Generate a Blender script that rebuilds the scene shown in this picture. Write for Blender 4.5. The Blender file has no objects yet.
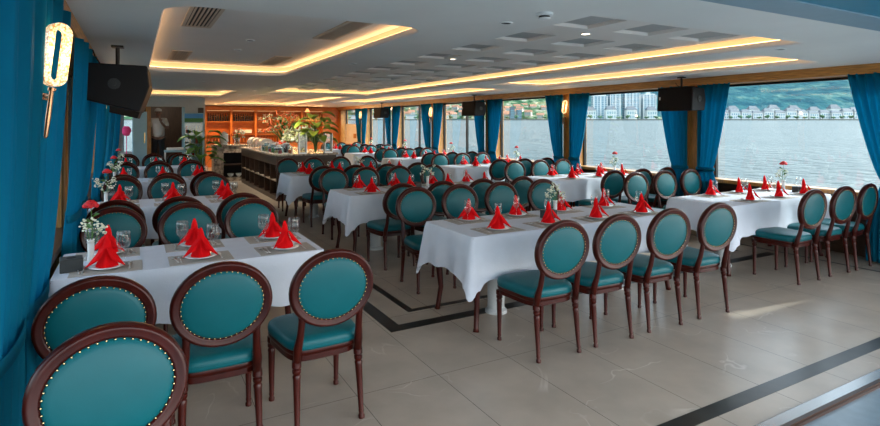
import bpy, math, random
from mathutils import Vector, Matrix
PI = math.pi
random.seed(7)
S = bpy.context.scene
COL = S.collection

# ------------------------------------------------------------------ camera
FPX, HYP, YAW, CAMH = 546.0, 124.0, 0.51, 1.75
cam_d = bpy.data.cameras.new('camera'); cam = bpy.data.objects.new('camera', cam_d); COL.objects.link(cam)
cam.location = (0, 0, CAMH); cam.rotation_euler = (PI/2, 0, -YAW)
cam_d.sensor_width = 36.0; cam_d.lens = FPX/880*36.0
cam_d.shift_y = -(213-HYP)/880.0
cam_d.clip_start = 0.05; cam_d.clip_end = 6000
S.camera = cam
SN, CS = math.sin(YAW), math.cos(YAW)

# ------------------------------------------------------------------ world, sun, exposure
w = bpy.data.worlds.new('sky'); S.world = w; w.use_nodes = True
nt = w.node_tree; nt.nodes.clear()
wo = nt.nodes.new('ShaderNodeOutputWorld'); bg = nt.nodes.new('ShaderNodeBackground')
sk = nt.nodes.new('ShaderNodeTexSky'); sk.sky_type = 'NISHITA'; sk.sun_disc = False
sk.sun_elevation = math.radians(48); sk.sun_rotation = math.radians(130)
sk.air_density = 1.3; sk.dust_density = 3.0; sk.ozone_density = 1.6
hsv = nt.nodes.new('ShaderNodeHueSaturation'); hsv.inputs['Saturation'].default_value = .38
nt.links.new(sk.outputs[0], hsv.inputs['Color']); nt.links.new(hsv.outputs[0], bg.inputs[0]); nt.links.new(bg.outputs[0], wo.inputs[0])
bg.inputs[1].default_value = 0.62
sd = bpy.data.lights.new('sun', 'SUN'); sd.energy = 4.0; sd.angle = math.radians(1.0); sd.color = (1, .95, .87)
so = bpy.data.objects.new('sun', sd); COL.objects.link(so)
so.rotation_euler = Vector((0.82, -0.24, 0.52)).to_track_quat('Z', 'Y').to_euler()
S.view_settings.view_transform = 'Standard'; S.view_settings.look = 'None'
S.view_settings.gamma = 1.0; S.view_settings.use_curve_mapping = False
S.view_settings.exposure = 0.80

# ------------------------------------------------------------------ materials
def new_mat(name):
    m = bpy.data.materials.new(name); m.use_nodes = True
    return m, m.node_tree, m.node_tree.nodes['Principled BSDF']
def mat(name, col, rough=.5, metal=0, spec=.5, coat=0, var=0, vscale=8, bump=0, bscale=60, sheen=0, trans=0, emit=None, es=0, stretch=None):
    m, n, b = new_mat(name)
    b.inputs['Base Color'].default_value = (*col, 1); b.inputs['Roughness'].default_value = rough
    b.inputs['Metallic'].default_value = metal; b.inputs['Specular IOR Level'].default_value = spec
    b.inputs['Coat Weight'].default_value = coat; b.inputs['Coat Roughness'].default_value = .12
    b.inputs['Sheen Weight'].default_value = sheen
    b.inputs['Transmission Weight'].default_value = trans
    if emit: b.inputs['Emission Color'].default_value = (*emit, 1); b.inputs['Emission Strength'].default_value = es
    tc = n.nodes.new('ShaderNodeTexCoord'); mp = n.nodes.new('ShaderNodeMapping')
    n.links.new(tc.outputs['Object'], mp.inputs[0])
    if stretch: mp.inputs['Scale'].default_value = stretch
    if True:
        nz = n.nodes.new('ShaderNodeTexNoise'); nz.inputs['Scale'].default_value = vscale; nz.inputs['Detail'].default_value = 4
        n.links.new(mp.outputs[0], nz.inputs['Vector'])
        cr = n.nodes.new('ShaderNodeValToRGB')
        a = max(0, 1-max(var, .03)); c2 = 1+max(var, .03)
        cr.color_ramp.elements[0].position = .3; cr.color_ramp.elements[1].position = .7
        cr.color_ramp.elements[0].color = (*[min(1, x*a) for x in col], 1); cr.color_ramp.elements[1].color = (*[min(1, x*c2) for x in col], 1)
        n.links.new(nz.outputs['Fac'], cr.inputs[0]); n.links.new(cr.outputs[0], b.inputs['Base Color'])
    if bump:
        n2 = n.nodes.new('ShaderNodeTexNoise'); n2.inputs['Scale'].default_value = bscale
        n.links.new(mp.outputs[0], n2.inputs['Vector'])
        bp = n.nodes.new('ShaderNodeBump'); bp.inputs['Strength'].default_value = bump; bp.inputs['Distance'].default_value = .01
        n.links.new(n2.outputs['Fac'], bp.inputs['Height']); n.links.new(bp.outputs[0], b.inputs['Normal'])
    return m
def glass_mat(name, tint=(1, 1, 1), gl=.08, rough=.02, edge=.5):
    m, n, b = new_mat(name); n.nodes.remove(b)
    o = n.nodes['Material Output']; t = n.nodes.new('ShaderNodeBsdfTransparent'); g = n.nodes.new('ShaderNodeBsdfGlossy')
    mx = n.nodes.new('ShaderNodeMixShader'); lw = n.nodes.new('ShaderNodeLayerWeight'); lw.inputs[0].default_value = edge
    mr = n.nodes.new('ShaderNodeMapRange'); mr.inputs['To Min'].default_value = gl; mr.inputs['To Max'].default_value = min(1, gl+.55)
    t.inputs[0].default_value = (*tint, 1); g.inputs['Roughness'].default_value = rough
    n.links.new(lw.outputs['Facing'], mr.inputs['Value']); n.links.new(mr.outputs[0], mx.inputs[0])
    n.links.new(t.outputs[0], mx.inputs[1]); n.links.new(g.outputs[0], mx.inputs[2]); n.links.new(mx.outputs[0], o.inputs[0])
    return m
M = {}
M['ceil'] = mat('ceiling_paint', (.80, .82, .80), .55, var=.03, vscale=1.5)
M['ceil_in'] = mat('tray_paint', (.80, .79, .76), .55, var=.03, vscale=1.5)
M['ceil_lip'] = mat('lip_paint', (.84, .84, .83), .45)
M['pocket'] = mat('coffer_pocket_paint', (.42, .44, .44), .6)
M['cove'] = mat('cove_glow', (.35, .28, .2), .6, emit=(1.0, .56, .22), es=.40)
M['led'] = mat('cove_led', (1, .7, .4), .6, emit=(1.0, .60, .28), es=3.2)
M['teal_roof'] = mat('blue_painted_roof', (.015, .21, .33), .5)
M['header'] = mat('blue_grey_header', (.20, .32, .40), .5)
M['mahog'] = mat('mahogany', (.040, .0042, .0022), .30, coat=.08, spec=.22, var=.35, vscale=12, stretch=(1, 1, .25))
M['leather'] = mat('teal_leather', (.001, .095, .114), .42, spec=.24, var=.05, bump=.05, bscale=300)
M['brass'] = mat('brass_nails', (.75, .55, .28), .25, metal=1)
M['cloth'] = mat('white_linen', (.64, .69, .78), .85, bump=.15, bscale=90, var=.02)
M['red'] = mat('red_napkin', (.70, .004, .007), .85, spec=.1, bump=.1, bscale=200, var=.08)
M['china'] = mat('white_china', (.78, .8, .82), .12)
M['steel'] = mat('cutlery_steel', (.75, .75, .75), .38, metal=1)
M['placemat'] = mat('woven_placemat', (.42, .39, .35), .8, bump=.3, bscale=400, var=.12, vscale=120)
M['glass'] = glass_mat('drinking_glass', (.98, .99, .99), .03, edge=.25)
M['pane'] = glass_mat('window_glass', (.80, .86, .88), .02, edge=.12)
M['pane2'] = glass_mat('vase_glass', (.85, .92, .92), .12)
M['curtain'] = mat('teal_curtain', (.002, .160, .250), .8, spec=.15, var=.06, vscale=30, bump=.1, bscale=400)
_n = M['curtain'].node_tree; _b = _n.nodes['Principled BSDF']; _t = _n.nodes.new('ShaderNodeBsdfTranslucent'); _t.inputs[0].default_value = (.01, .42, .62, 1)
_m = _n.nodes.new('ShaderNodeMixShader'); _m.inputs[0].default_value = .5; _n.links.new(_b.outputs[0], _m.inputs[1]); _n.links.new(_t.outputs[0], _m.inputs[2]); _n.links.new(_m.outputs[0], _n.nodes['Material Output'].inputs[0])
M['wood'] = mat('golden_oak', (.44, .20, .045), .42, var=.35, vscale=9, stretch=(6, 6, .7), coat=.15)
M['woodh'] = mat('golden_oak_beam', (.46, .20, .04), .42, var=.4, vscale=9, stretch=(6, .5, 9), coat=.15)
M['dwood'] = mat('dark_walnut', (.045, .022, .012), .4, var=.3, vscale=10, stretch=(1, 1, 5))
M['panelw'] = mat('dark_panelling', (.05, .026, .014), .5, var=.3, vscale=6, stretch=(5, 5, .6))
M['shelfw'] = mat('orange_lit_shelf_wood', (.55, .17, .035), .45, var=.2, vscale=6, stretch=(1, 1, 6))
M['black'] = mat('black_plastic', (.007, .007, .008), .55, spec=.25)
M['grille'] = mat('speaker_grille', (.009, .008, .008), .7, spec=.2, bump=.5, bscale=700)
M['dgrey'] = mat('charcoal_leatherette', (.022, .028, .030), .5)
M['blkmetal'] = mat('black_metal', (.02, .02, .02), .35, metal=.6)
M['white'] = mat('white_plastic', (.75, .77, .77), .35)
M['paleblue'] = mat('pale_blue_paint', (.30, .50, .60), .4)
M['whitewall'] = mat('offwhite_wall', (.5, .53, .54), .5)
M['leaf'] = mat('leaf_green', (.07, .24, .03), .45, var=.5, vscale=3)
M['leafy'] = mat('leaf_yellow_green', (.28, .38, .04), .45, var=.5, vscale=3)
M['stem'] = mat('stem_green', (.06, .16, .03), .6)
M['rose'] = mat('rose_red', (.60, .010, .018), .6, var=.3, vscale=40)
M['wflower'] = mat('white_blossom', (.72, .75, .62), .7)
M['pflower'] = mat('peach_blossom', (.85, .22, .10), .7, var=.3)
M['yflower'] = mat('cream_green_blossom', (.55, .6, .33), .7, var=.3)
M['oflower'] = mat('orange_blossom', (.8, .16, .03), .7)
M['pink'] = mat('pink_paper', (.8, .05, .22), .7)
M['pot'] = mat('teal_glazed_pot', (.03, .16, .2), .25)
M['bottle'] = mat('dark_bottle', (.012, .010, .008), .12)
M['amber'] = mat('amber_bottle', (.35, .10, .015), .12)
M['label'] = mat('cream_box', (.70, .50, .20), .6)
M['skin'] = mat('skin', (.20, .10, .065), .55)
M['shirt'] = mat('white_shirt', (.55, .52, .49), .8)
M['trouser'] = mat('dark_trousers', (.010, .010, .013), .8)
M['hair'] = mat('dark_hair', (.01, .008, .007), .7)
M['lampmetal'] = mat('rose_brass', (.45, .24, .13), .25, metal=1)
M['bwood'] = mat('aft_deck_tile', (.16, .22, .26), .25, var=.08)
M['brown'] = mat('bronze_track', (.05, .018, .008), .35, metal=.3)
M['silver'] = mat('threshold_metal', (.40, .40, .40), .25, metal=.8)
M['vent'] = mat('vent_dark', (.02, .018, .016), .7)
M['ivory'] = mat('ivory_frame', (.60, .50, .40), .5)
M['grassy'] = mat('landscape_print', (.05, .2, .05), .5)
def crystal():
    m, n, b = new_mat('crystal_lamp')
    tc = n.nodes.new('ShaderNodeTexCoord'); v = n.nodes.new('ShaderNodeTexVoronoi'); v.inputs['Scale'].default_value = 85
    cr = n.nodes.new('ShaderNodeValToRGB'); cr.color_ramp.elements[0].color = (1, .80, .48, 1); cr.color_ramp.elements[1].color = (.45, .2, .06, 1)
    cr.color_ramp.elements[0].position = .35; cr.color_ramp.elements[1].position = .75
    n.links.new(tc.outputs['Object'], v.inputs['Vector']); n.links.new(v.outputs['Distance'], cr.inputs[0])
    n.links.new(cr.outputs[0], b.inputs['Emission Color']); n.links.new(cr.outputs[0], b.inputs['Base Color'])
    b.inputs['Emission Strength'].default_value = .48; b.inputs['Roughness'].default_value = .15
    return m
M['crystal'] = crystal()
def floor_mat():
    m, n, b = new_mat('grey_marble_tile')
    tc = n.nodes.new('ShaderNodeTexCoord'); mp = n.nodes.new('ShaderNodeMapping')
    mp.inputs['Rotation'].default_value = (0, 0, PI/2)
    n.links.new(tc.outputs['Object'], mp.inputs[0])
    br = n.nodes.new('ShaderNodeTexBrick'); br.inputs['Scale'].default_value = 1
    br.inputs['Brick Width'].default_value = 1.267; br.inputs['Row Height'].default_value = .634; br.offset = 0
    br.inputs['Mortar Size'].default_value = .0022; br.inputs['Mortar Smooth'].default_value = 0
    br.inputs['Color1'].default_value = (.42, .352, .285, 1); br.inputs['Color2'].default_value = (.395, .335, .272, 1); br.inputs['Mortar'].default_value = (.05, .04, .035, 1)
    # tile joints at X = 1.85 + .6 k, Y = 3.33 + 1.2 k
    mp.inputs['Location'].default_value = (-(3.33 % 1.2), (1.85 % .6), 0)
    mp.inputs['Rotation'].default_value = (0, 0, -PI/2)
    cmb = n.nodes.new('ShaderNodeSeparateXYZ'); cm = n.nodes.new('ShaderNodeCombineXYZ')
    n.links.new(tc.outputs['Object'], cmb.inputs[0])
    ad = n.nodes.new('ShaderNodeMath'); ad.operation = 'ADD'; ad.inputs[1].default_value = 12.67-3.517
    ae = n.nodes.new('ShaderNodeMath'); ae.operation = 'ADD'; ae.inputs[1].default_value = 12.68-1.954
    n.links.new(cmb.outputs['Y'], ad.inputs[0]); n.links.new(cmb.outputs['X'], ae.inputs[0])
    n.links.new(ad.outputs[0], cm.inputs['X']); n.links.new(ae.outputs[0], cm.inputs['Y'])
    n.links.new(cm.outputs[0], br.inputs['Vector'])
    # veins
    nz = n.nodes.new('ShaderNodeTexNoise'); nz.inputs['Scale'].default_value = 1.6; nz.inputs['Detail'].default_value = 3; nz.inputs['Roughness'].default_value = .45; nz.inputs['Distortion'].default_value = 1.0
    n.links.new(tc.outputs['Object'], nz.inputs['Vector'])
    s1 = n.nodes.new('ShaderNodeMath'); s1.operation = 'SUBTRACT'; s1.inputs[1].default_value = .5; n.links.new(nz.outputs['Fac'], s1.inputs[0])
    s2 = n.nodes.new('ShaderNodeMath'); s2.operation = 'ABSOLUTE'; n.links.new(s1.outputs[0], s2.inputs[0])
    cr = n.nodes.new('ShaderNodeValToRGB'); cr.color_ramp.elements[0].position = 0; cr.color_ramp.elements[0].color = (.45, .45, .45, 1)
    cr.color_ramp.elements[1].position = .011; cr.color_ramp.elements[1].color = (0, 0, 0, 1); n.links.new(s2.outputs[0], cr.inputs[0])
    n3 = n.nodes.new('ShaderNodeTexNoise'); n3.inputs['Scale'].default_value = 2.2; n.links.new(tc.outputs['Object'], n3.inputs['Vector'])
    c3 = n.nodes.new('ShaderNodeValToRGB'); c3.color_ramp.elements[0].position = .52; c3.color_ramp.elements[1].position = .66; n.links.new(n3.outputs['Fac'], c3.inputs[0])
    mm = n.nodes.new('ShaderNodeMath'); mm.operation = 'MULTIPLY'; n.links.new(cr.outputs[0], mm.inputs[0]); n.links.new(c3.outputs[0], mm.inputs[1])
    mx = n.nodes.new('ShaderNodeMixRGB'); mx.inputs[2].default_value = (.78, .72, .66, 1)
    n.links.new(mm.outputs[0], mx.inputs[0]); n.links.new(br.outputs['Color'], mx.inputs[1])
    n4 = n.nodes.new('ShaderNodeTexNoise'); n4.inputs['Scale'].default_value = 3; n4.inputs['Detail'].default_value = 8; n.links.new(tc.outputs['Object'], n4.inputs['Vector'])
    hs = n.nodes.new('ShaderNodeMixRGB'); hs.blend_type = 'OVERLAY'; hs.inputs[0].default_value = .3
    n.links.new(mx.outputs[0], hs.inputs[1]); n.links.new(n4.outputs['Fac'], hs.inputs[2]); n.links.new(hs.outputs[0], b.inputs['Base Color'])
    b.inputs['Roughness'].default_value = .30; b.inputs['Specular IOR Level'].default_value = .5
    return m
M['floor'] = floor_mat()
M['blackmarble'] = mat('black_marble_strip', (.018, .017, .015), .3, var=.6, vscale=5)
def granite():
    m, n, b = new_mat('speckled_granite')
    tc = n.nodes.new('ShaderNodeTexCoord'); nz = n.nodes.new('ShaderNodeTexNoise'); nz.inputs['Scale'].default_value = 14; nz.inputs['Detail'].default_value = 8
    cr = n.nodes.new('ShaderNodeValToRGB'); e = cr.color_ramp.elements; e[0].position = .38; e[0].color = (.17, .135, .105, 1); e[1].position = .62; e[1].color = (.48, .40, .32, 1)
    n.links.new(tc.outputs['Object'], nz.inputs['Vector']); n.links.new(nz.outputs['Fac'], cr.inputs[0]); n.links.new(cr.outputs[0], b.inputs['Base Color'])
    b.inputs['Roughness'].default_value = .25
    return m
M['granite'] = granite()
def noise_ramp(name, scale, stops, rough=.8, detail=8, bump=0, bscale=1, dist=1.0, stretch=None, spec=.3):
    m, n, b = new_mat(name)
    tc = n.nodes.new('ShaderNodeTexCoord'); mp = n.nodes.new('ShaderNodeMapping'); n.links.new(tc.outputs['Object'], mp.inputs[0])
    if stretch: mp.inputs['Scale'].default_value = stretch
    nz = n.nodes.new('ShaderNodeTexNoise'); nz.inputs['Scale'].default_value = scale; nz.inputs['Detail'].default_value = detail
    cr = n.nodes.new('ShaderNodeValToRGB'); e = cr.color_ramp.elements
    while len(e) < len(stops): e.new(.5)
    for q, (p, c) in zip(e, stops): q.position = p; q.color = (*c, 1)
    n.links.new(mp.outputs[0], nz.inputs['Vector']); n.links.new(nz.outputs['Fac'], cr.inputs[0]); n.links.new(cr.outputs[0], b.inputs['Base Color'])
    b.inputs['Roughness'].default_value = rough; b.inputs['Specular IOR Level'].default_value = spec
    if bump:
        n2 = n.nodes.new('ShaderNodeTexNoise'); n2.inputs['Scale'].default_value = bscale; n2.inputs['Detail'].default_value = 5
        n.links.new(mp.outputs[0], n2.inputs['Vector'])
        bp = n.nodes.new('ShaderNodeBump'); bp.inputs['Strength'].default_value = bump; bp.inputs['Distance'].default_value = dist
        n.links.new(n2.outputs['Fac'], bp.inputs['Height']); n.links.new(bp.outputs[0], b.inputs['Normal'])
    return m
M['sea'] = noise_ramp('sea_water', .02, [(.3, (.025, .042, .040)), (.7, (.048, .066, .062))], .45, bump=1, bscale=.35, dist=1.6, spec=.18)
M['hill'] = noise_ramp('wooded_hill_hazy_blue', .030, [(.40, (.008, .045, .062)), (.50, (.016, .066, .080)), (.58, (.022, .078, .085)), (.68, (.065, .125, .115))], 1, 12, bump=.6, bscale=.08, dist=10, spec=.05)  # distance haze is mixed into these blue-green stops
M['hill2'] = noise_ramp('wooded_hill_green', .06, [(.40, (.02, .06, .03)), (.48, (.05, .10, .05)), (.55, (.12, .15, .09)), (.63, (.26, .25, .20))], 1, 12, bump=.6, bscale=.1, dist=10, spec=.05)
M['tree'] = mat('shore_tree', (.05, .11, .05), .9, var=.4, vscale=.3)
M['twall'] = mat('pale_rendered_wall', (.46, .48, .48), .8, var=.08, vscale=.2)
M['twall2'] = mat('beige_rendered_wall', (.32, .28, .23), .8)
M['troof'] = mat('slate_roof', (.085, .10, .115), .8)
M['troof2'] = mat('terracotta_roof', (.26, .12, .07), .8)
M['tglass'] = mat('far_window_glass', (.12, .22, .27), .3)
M['quay'] = mat('stone_quay', (.10, .11, .10), .9)
def tower_mat():
    m, n, b = new_mat('tower_facade')
    tc = n.nodes.new('ShaderNodeTexCoord'); sx = n.nodes.new('ShaderNodeSeparateXYZ'); n.links.new(tc.outputs['Object'], sx.inputs[0])
    def band(sock, per, frac):
        a = n.nodes.new('ShaderNodeMath'); a.operation = 'MULTIPLY'; a.inputs[1].default_value = 1/per; n.links.new(sock, a.inputs[0])
        f = n.nodes.new('ShaderNodeMath'); f.operation = 'FRACT'; n.links.new(a.outputs[0], f.inputs[0])
        g = n.nodes.new('ShaderNodeMath'); g.operation = 'GREATER_THAN'; g.inputs[1].default_value = frac; n.links.new(f.outputs[0], g.inputs[0]); return g.outputs[0]
    x = band(sx.outputs['X'], 6.0, .40); z = band(sx.outputs['Z'], 3.3, .35)
    mu = n.nodes.new('ShaderNodeMath'); mu.operation = 'MULTIPLY'; n.links.new(x, mu.inputs[0]); n.links.new(z, mu.inputs[1])
    mx = n.nodes.new('ShaderNodeMixRGB'); mx.inputs[1].default_value = (.34, .40, .43, 1); mx.inputs[2].default_value = (.06, .15, .21, 1)
    n.links.new(mu.outputs[0], mx.inputs[0]); n.links.new(mx.outputs[0], b.inputs['Base Color']); b.inputs['Roughness'].default_value = .5
    return m
M['tower'] = tower_mat()

# ------------------------------------------------------------------ mesh builder
class MB:
    def __init__(s): s.v = []; s.f = []; s.mi = []; s.cur = 0
    def add(s, vs, fs):
        o = len(s.v); s.v += [tuple(p) for p in vs]; s.f += [tuple(i+o for i in q) for q in fs]; s.mi += [s.cur]*len(fs); return s
    def box(s, x0, x1, y0, y1, z0, z1):
        return s.add([(x0, y0, z0), (x1, y0, z0), (x1, y1, z0), (x0, y1, z0), (x0, y0, z1), (x1, y0, z1), (x1, y1, z1), (x0, y1, z1)],
                     [(0, 3, 2, 1), (4, 5, 6, 7), (0, 1, 5, 4), (1, 2, 6, 5), (2, 3, 7, 6), (3, 0, 4, 7)])
    def obox(s, c, sx, sy, sz, rz=0, rx=0, ry=0):
        R = Matrix.Rotation(rz, 3, 'Z') @ Matrix.Rotation(ry, 3, 'Y') @ Matrix.Rotation(rx, 3, 'X'); c = Vector(c)
        vs = [c + R @ Vector((a*sx/2, b*sy/2, d*sz/2)) for d in (-1, 1) for a, b in ((-1, -1), (1, -1), (1, 1), (-1, 1))]
        return s.add(vs, [(0, 3, 2, 1), (4, 5, 6, 7), (0, 1, 5, 4), (1, 2, 6, 5), (2, 3, 7, 6), (3, 0, 4, 7)])
    def lathe(s, prof, n=16, c=(0, 0, 0), cap=True):
        vs = []; fs = []
        for r, z in prof:
            for i in range(n):
                a = 2*PI*i/n; vs.append((c[0]+r*math.cos(a), c[1]+r*math.sin(a), c[2]+z))
        m = len(prof)
        for j in range(m-1):
            for i in range(n): k = (i+1) % n; fs.append((j*n+i, j*n+k, (j+1)*n+k, (j+1)*n+i))
        if cap:
            fs.append(tuple(range(n-1, -1, -1))); fs.append(tuple((m-1)*n+i for i in range(n)))
        return s.add(vs, fs)
    def tube(s, pts, rad, n=8, flat=None, closed=False):
        pts = [Vector(p) for p in pts]; m = len(pts); rad = rad if isinstance(rad, (list, tuple)) else [rad]*m
        vs = []; fs = []; prev = None
        for j, p in enumerate(pts):
            if closed: t = pts[(j+1) % m]-pts[j-1]
            else: t = pts[min(j+1, m-1)]-pts[max(j-1, 0)]
            t.normalize()
            if prev is None:
                u = Vector((1, 0, 0)) if abs(t.x) < .9 else Vector((0, 1, 0))
            else: u = prev
            u = (u - t*u.dot(t)).normalized(); prev = u; q = t.cross(u)
            for i in range(n):
                a = 2*PI*i/n; vs.append(p + u*math.cos(a)*rad[j] + q*math.sin(a)*rad[j]*(flat or 1))
        for j in range(m if closed else m-1):
            jj = (j+1) % m
            for i in range(n): k = (i+1) % n; fs.append((j*n+i, j*n+k, jj*n+k, jj*n+i))
        if not closed: fs.append(tuple(range(n-1, -1, -1))); fs.append(tuple((m-1)*n+i for i in range(n)))
        return s.add(vs, fs)
    def ell(s, c, rx, ry, rz, n=10, m=6, jit=0):
        vs = [(c[0], c[1], c[2]-rz)]; fs = []
        for j in range(1, m):
            ph = -PI/2+PI*j/m
            for i in range(n):
                a = 2*PI*i/n; k = 1+random.uniform(-jit, jit)
                vs.append((c[0]+rx*k*math.cos(ph)*math.cos(a), c[1]+ry*k*math.cos(ph)*math.sin(a), c[2]+rz*k*math.sin(ph)))
        vs.append((c[0], c[1], c[2]+rz)); L = len(vs)-1
        for i in range(n): k = (i+1) % n; fs.append((0, 1+k, 1+i)); fs.append((L, L-n+i, L-n+k))
        for j in range(m-2):
            for i in range(n): k = (i+1) % n; a = 1+j*n; fs.append((a+i, a+k, a+n+k, a+n+i))
        return s.add(vs, fs)
    def grid(s, P):   # P rows of points
        m = len(P); n = len(P[0]); vs = [p for r in P for p in r]
        return s.add(vs, [(j*n+i, j*n+i+1, (j+1)*n+i+1, (j+1)*n+i) for j in range(m-1) for i in range(n-1)])
    def build(s, name, m, parent=None, smooth=False, solid=0, bevel=0, loc=None, rz=0):
        me = bpy.data.meshes.new(name); me.from_pydata(s.v, [], s.f)
        ms = m if isinstance(m, (list, tuple)) else [m]
        for x in ms: me.materials.append(x)
        if len(ms) > 1: me.polygons.foreach_set('material_index', s.mi)
        if smooth: me.polygons.foreach_set('use_smooth', [True]*len(me.polygons))
        me.update()
        o = bpy.data.objects.new(name, me); COL.objects.link(o)
        if smooth == 'auto':
            md = o.modifiers.new('es', 'EDGE_SPLIT'); md.split_angle = math.radians(38)
        if solid: md = o.modifiers.new('solid', 'SOLIDIFY'); md.thickness = solid; md.offset = 0
        if bevel: md = o.modifiers.new('bev', 'BEVEL'); md.width = bevel; md.segments = 2; md.limit_method = 'ANGLE'
        if parent: o.parent = parent
        if loc: o.location = loc
        if rz: o.rotation_euler.z = rz
        return o
def tag(o, label=None, cat=None, group=None, kind=None):
    if label: o['label'] = label
    if cat: o['category'] = cat
    if group: o['group'] = group
    if kind: o['kind'] = kind
    return o
def empty(name, loc=(0, 0, 0), rz=0, label=None, cat=None, group=None):
    o = bpy.data.objects.new(name, None); COL.objects.link(o); o.empty_display_size = .1
    o.location = loc; o.rotation_euler.z = rz
    return tag(o, label, cat, group)
def struct(name, mb, m, **k): return tag(mb.build(name, m, **k), kind='structure')
def dup(o, loc, rz=0, label=None, group=None, parent=None):
    c = o.copy(); COL.objects.link(c)
    if parent: c.parent = parent
    else:
        c.location = loc; c.rotation_euler.z = rz
        if label: c['label'] = label
        if group: c['group'] = group
    for ch in list(o.children): dup(ch, None, parent=c)
    return c
class Proto:      # first place() moves the source itself, later ones copy it
    def __init__(s, o): s.o = o; s.used = False
    def place(s, loc, rz, label, group=None):
        if not s.used:
            s.used = True; s.o.location = loc; s.o.rotation_euler.z = rz; s.o['label'] = label
            if group: s.o['group'] = group
            return s.o
        return dup(s.o, loc, rz, label, group)

# ------------------------------------------------------------------ room shell
F0 = -.098   # floor level
CZ = 2.55; XL, XR = -.75, 8.85; YF, YN = 25.4, 1.86
struct('floor', MB().box(XL-.3, XR+.3, 1.975, YF+.2, F0-.2, F0), M['floor'])
struct('floor_aft_deck', MB().box(-4, 13, -5, 1.838, F0-.2, F0-.004), M['bwood'])
struct('trim_1', MB().box(XL, XR+.3, 1.89, 1.975, F0-.1, F0+.006), M['silver'], bevel=.002)
struct('trim_2', MB().box(XL, XR+.3, 1.838, 1.89, F0-.1, F0+.012).box(XL, XR+.3, 1.853, 1.864, F0, F0+.02), M['brown'])
inl = [(-.5, 8.6, 2.155, 2.27), (1.985, 7.97, 4.435, 4.57), (1.985, 2.12, 4.57, 18.3), (2.345, 7.7, 4.83, 4.90), (2.345, 2.42, 4.90, 18.3), (8.11, 8.16, 2.27, 24)]
for k, (a, b, c, d) in enumerate(inl): struct('trim_%d' % (k+3), MB().box(a, b, c, d, F0-.01, F0+.0015), M['blackmarble'])

def rrect(x0, x1, y0, y1, r, n=8):
    P = []
    for cx, cy, a0 in ((x1-r, y1-r, 0), (x0+r, y1-r, PI/2), (x0+r, y0+r, PI), (x1-r, y0+r, 1.5*PI)):
        for i in range(n+1): a = a0+PI/2*i/n; P.append((cx+r*math.cos(a), cy+r*math.sin(a)))
    return P
TRAYS = [(.17, 2.17, 4.05, 9.35, .28), (.2, 2.2, 13.9, 17.4, .2), (2.95, 5.8, 2.95, 14.6, .02), (2.95, 5.8, 15.6, 24.2, .02), (6.3, 7.8, 3.75, 9.3, .15), (6.3, 7.8, 10.3, 20, .15)]
# ceiling slab with holes: bmesh triangle fill
import bmesh
bm = bmesh.new()
def loop(P, z):
    vs = [bm.verts.new((x, y, z)) for x, y in P]
    return [bm.edges.new((vs[i], vs[(i+1) % len(vs)])) for i in range(len(vs))]
ed = loop([(XL-.3, 1.86), (XR+.3, 1.86), (XR+.3, YF+.2), (XL-.3, YF+.2)], CZ)
for t in TRAYS: ed += loop(rrect(*t), CZ)
bmesh.ops.triangle_fill(bm, use_beauty=True, use_dissolve=False, edges=ed, normal=(0, 0, -1))
ex = bmesh.ops.extrude_face_region(bm, geom=bm.faces[:])
bmesh.ops.translate(bm, vec=(0, 0, .03), verts=[g for g in ex['geom'] if isinstance(g, bmesh.types.BMVert)])
bmesh.ops.recalc_face_normals(bm, faces=bm.faces)
me = bpy.data.meshes.new('ceiling'); bm.to_mesh(me); bm.free(); me.materials.append(M['ceil'])
co = bpy.data.objects.new('ceiling', me); COL.objects.link(co); co['kind'] = 'structure'
TZ = 2.70
tn = 20
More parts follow.
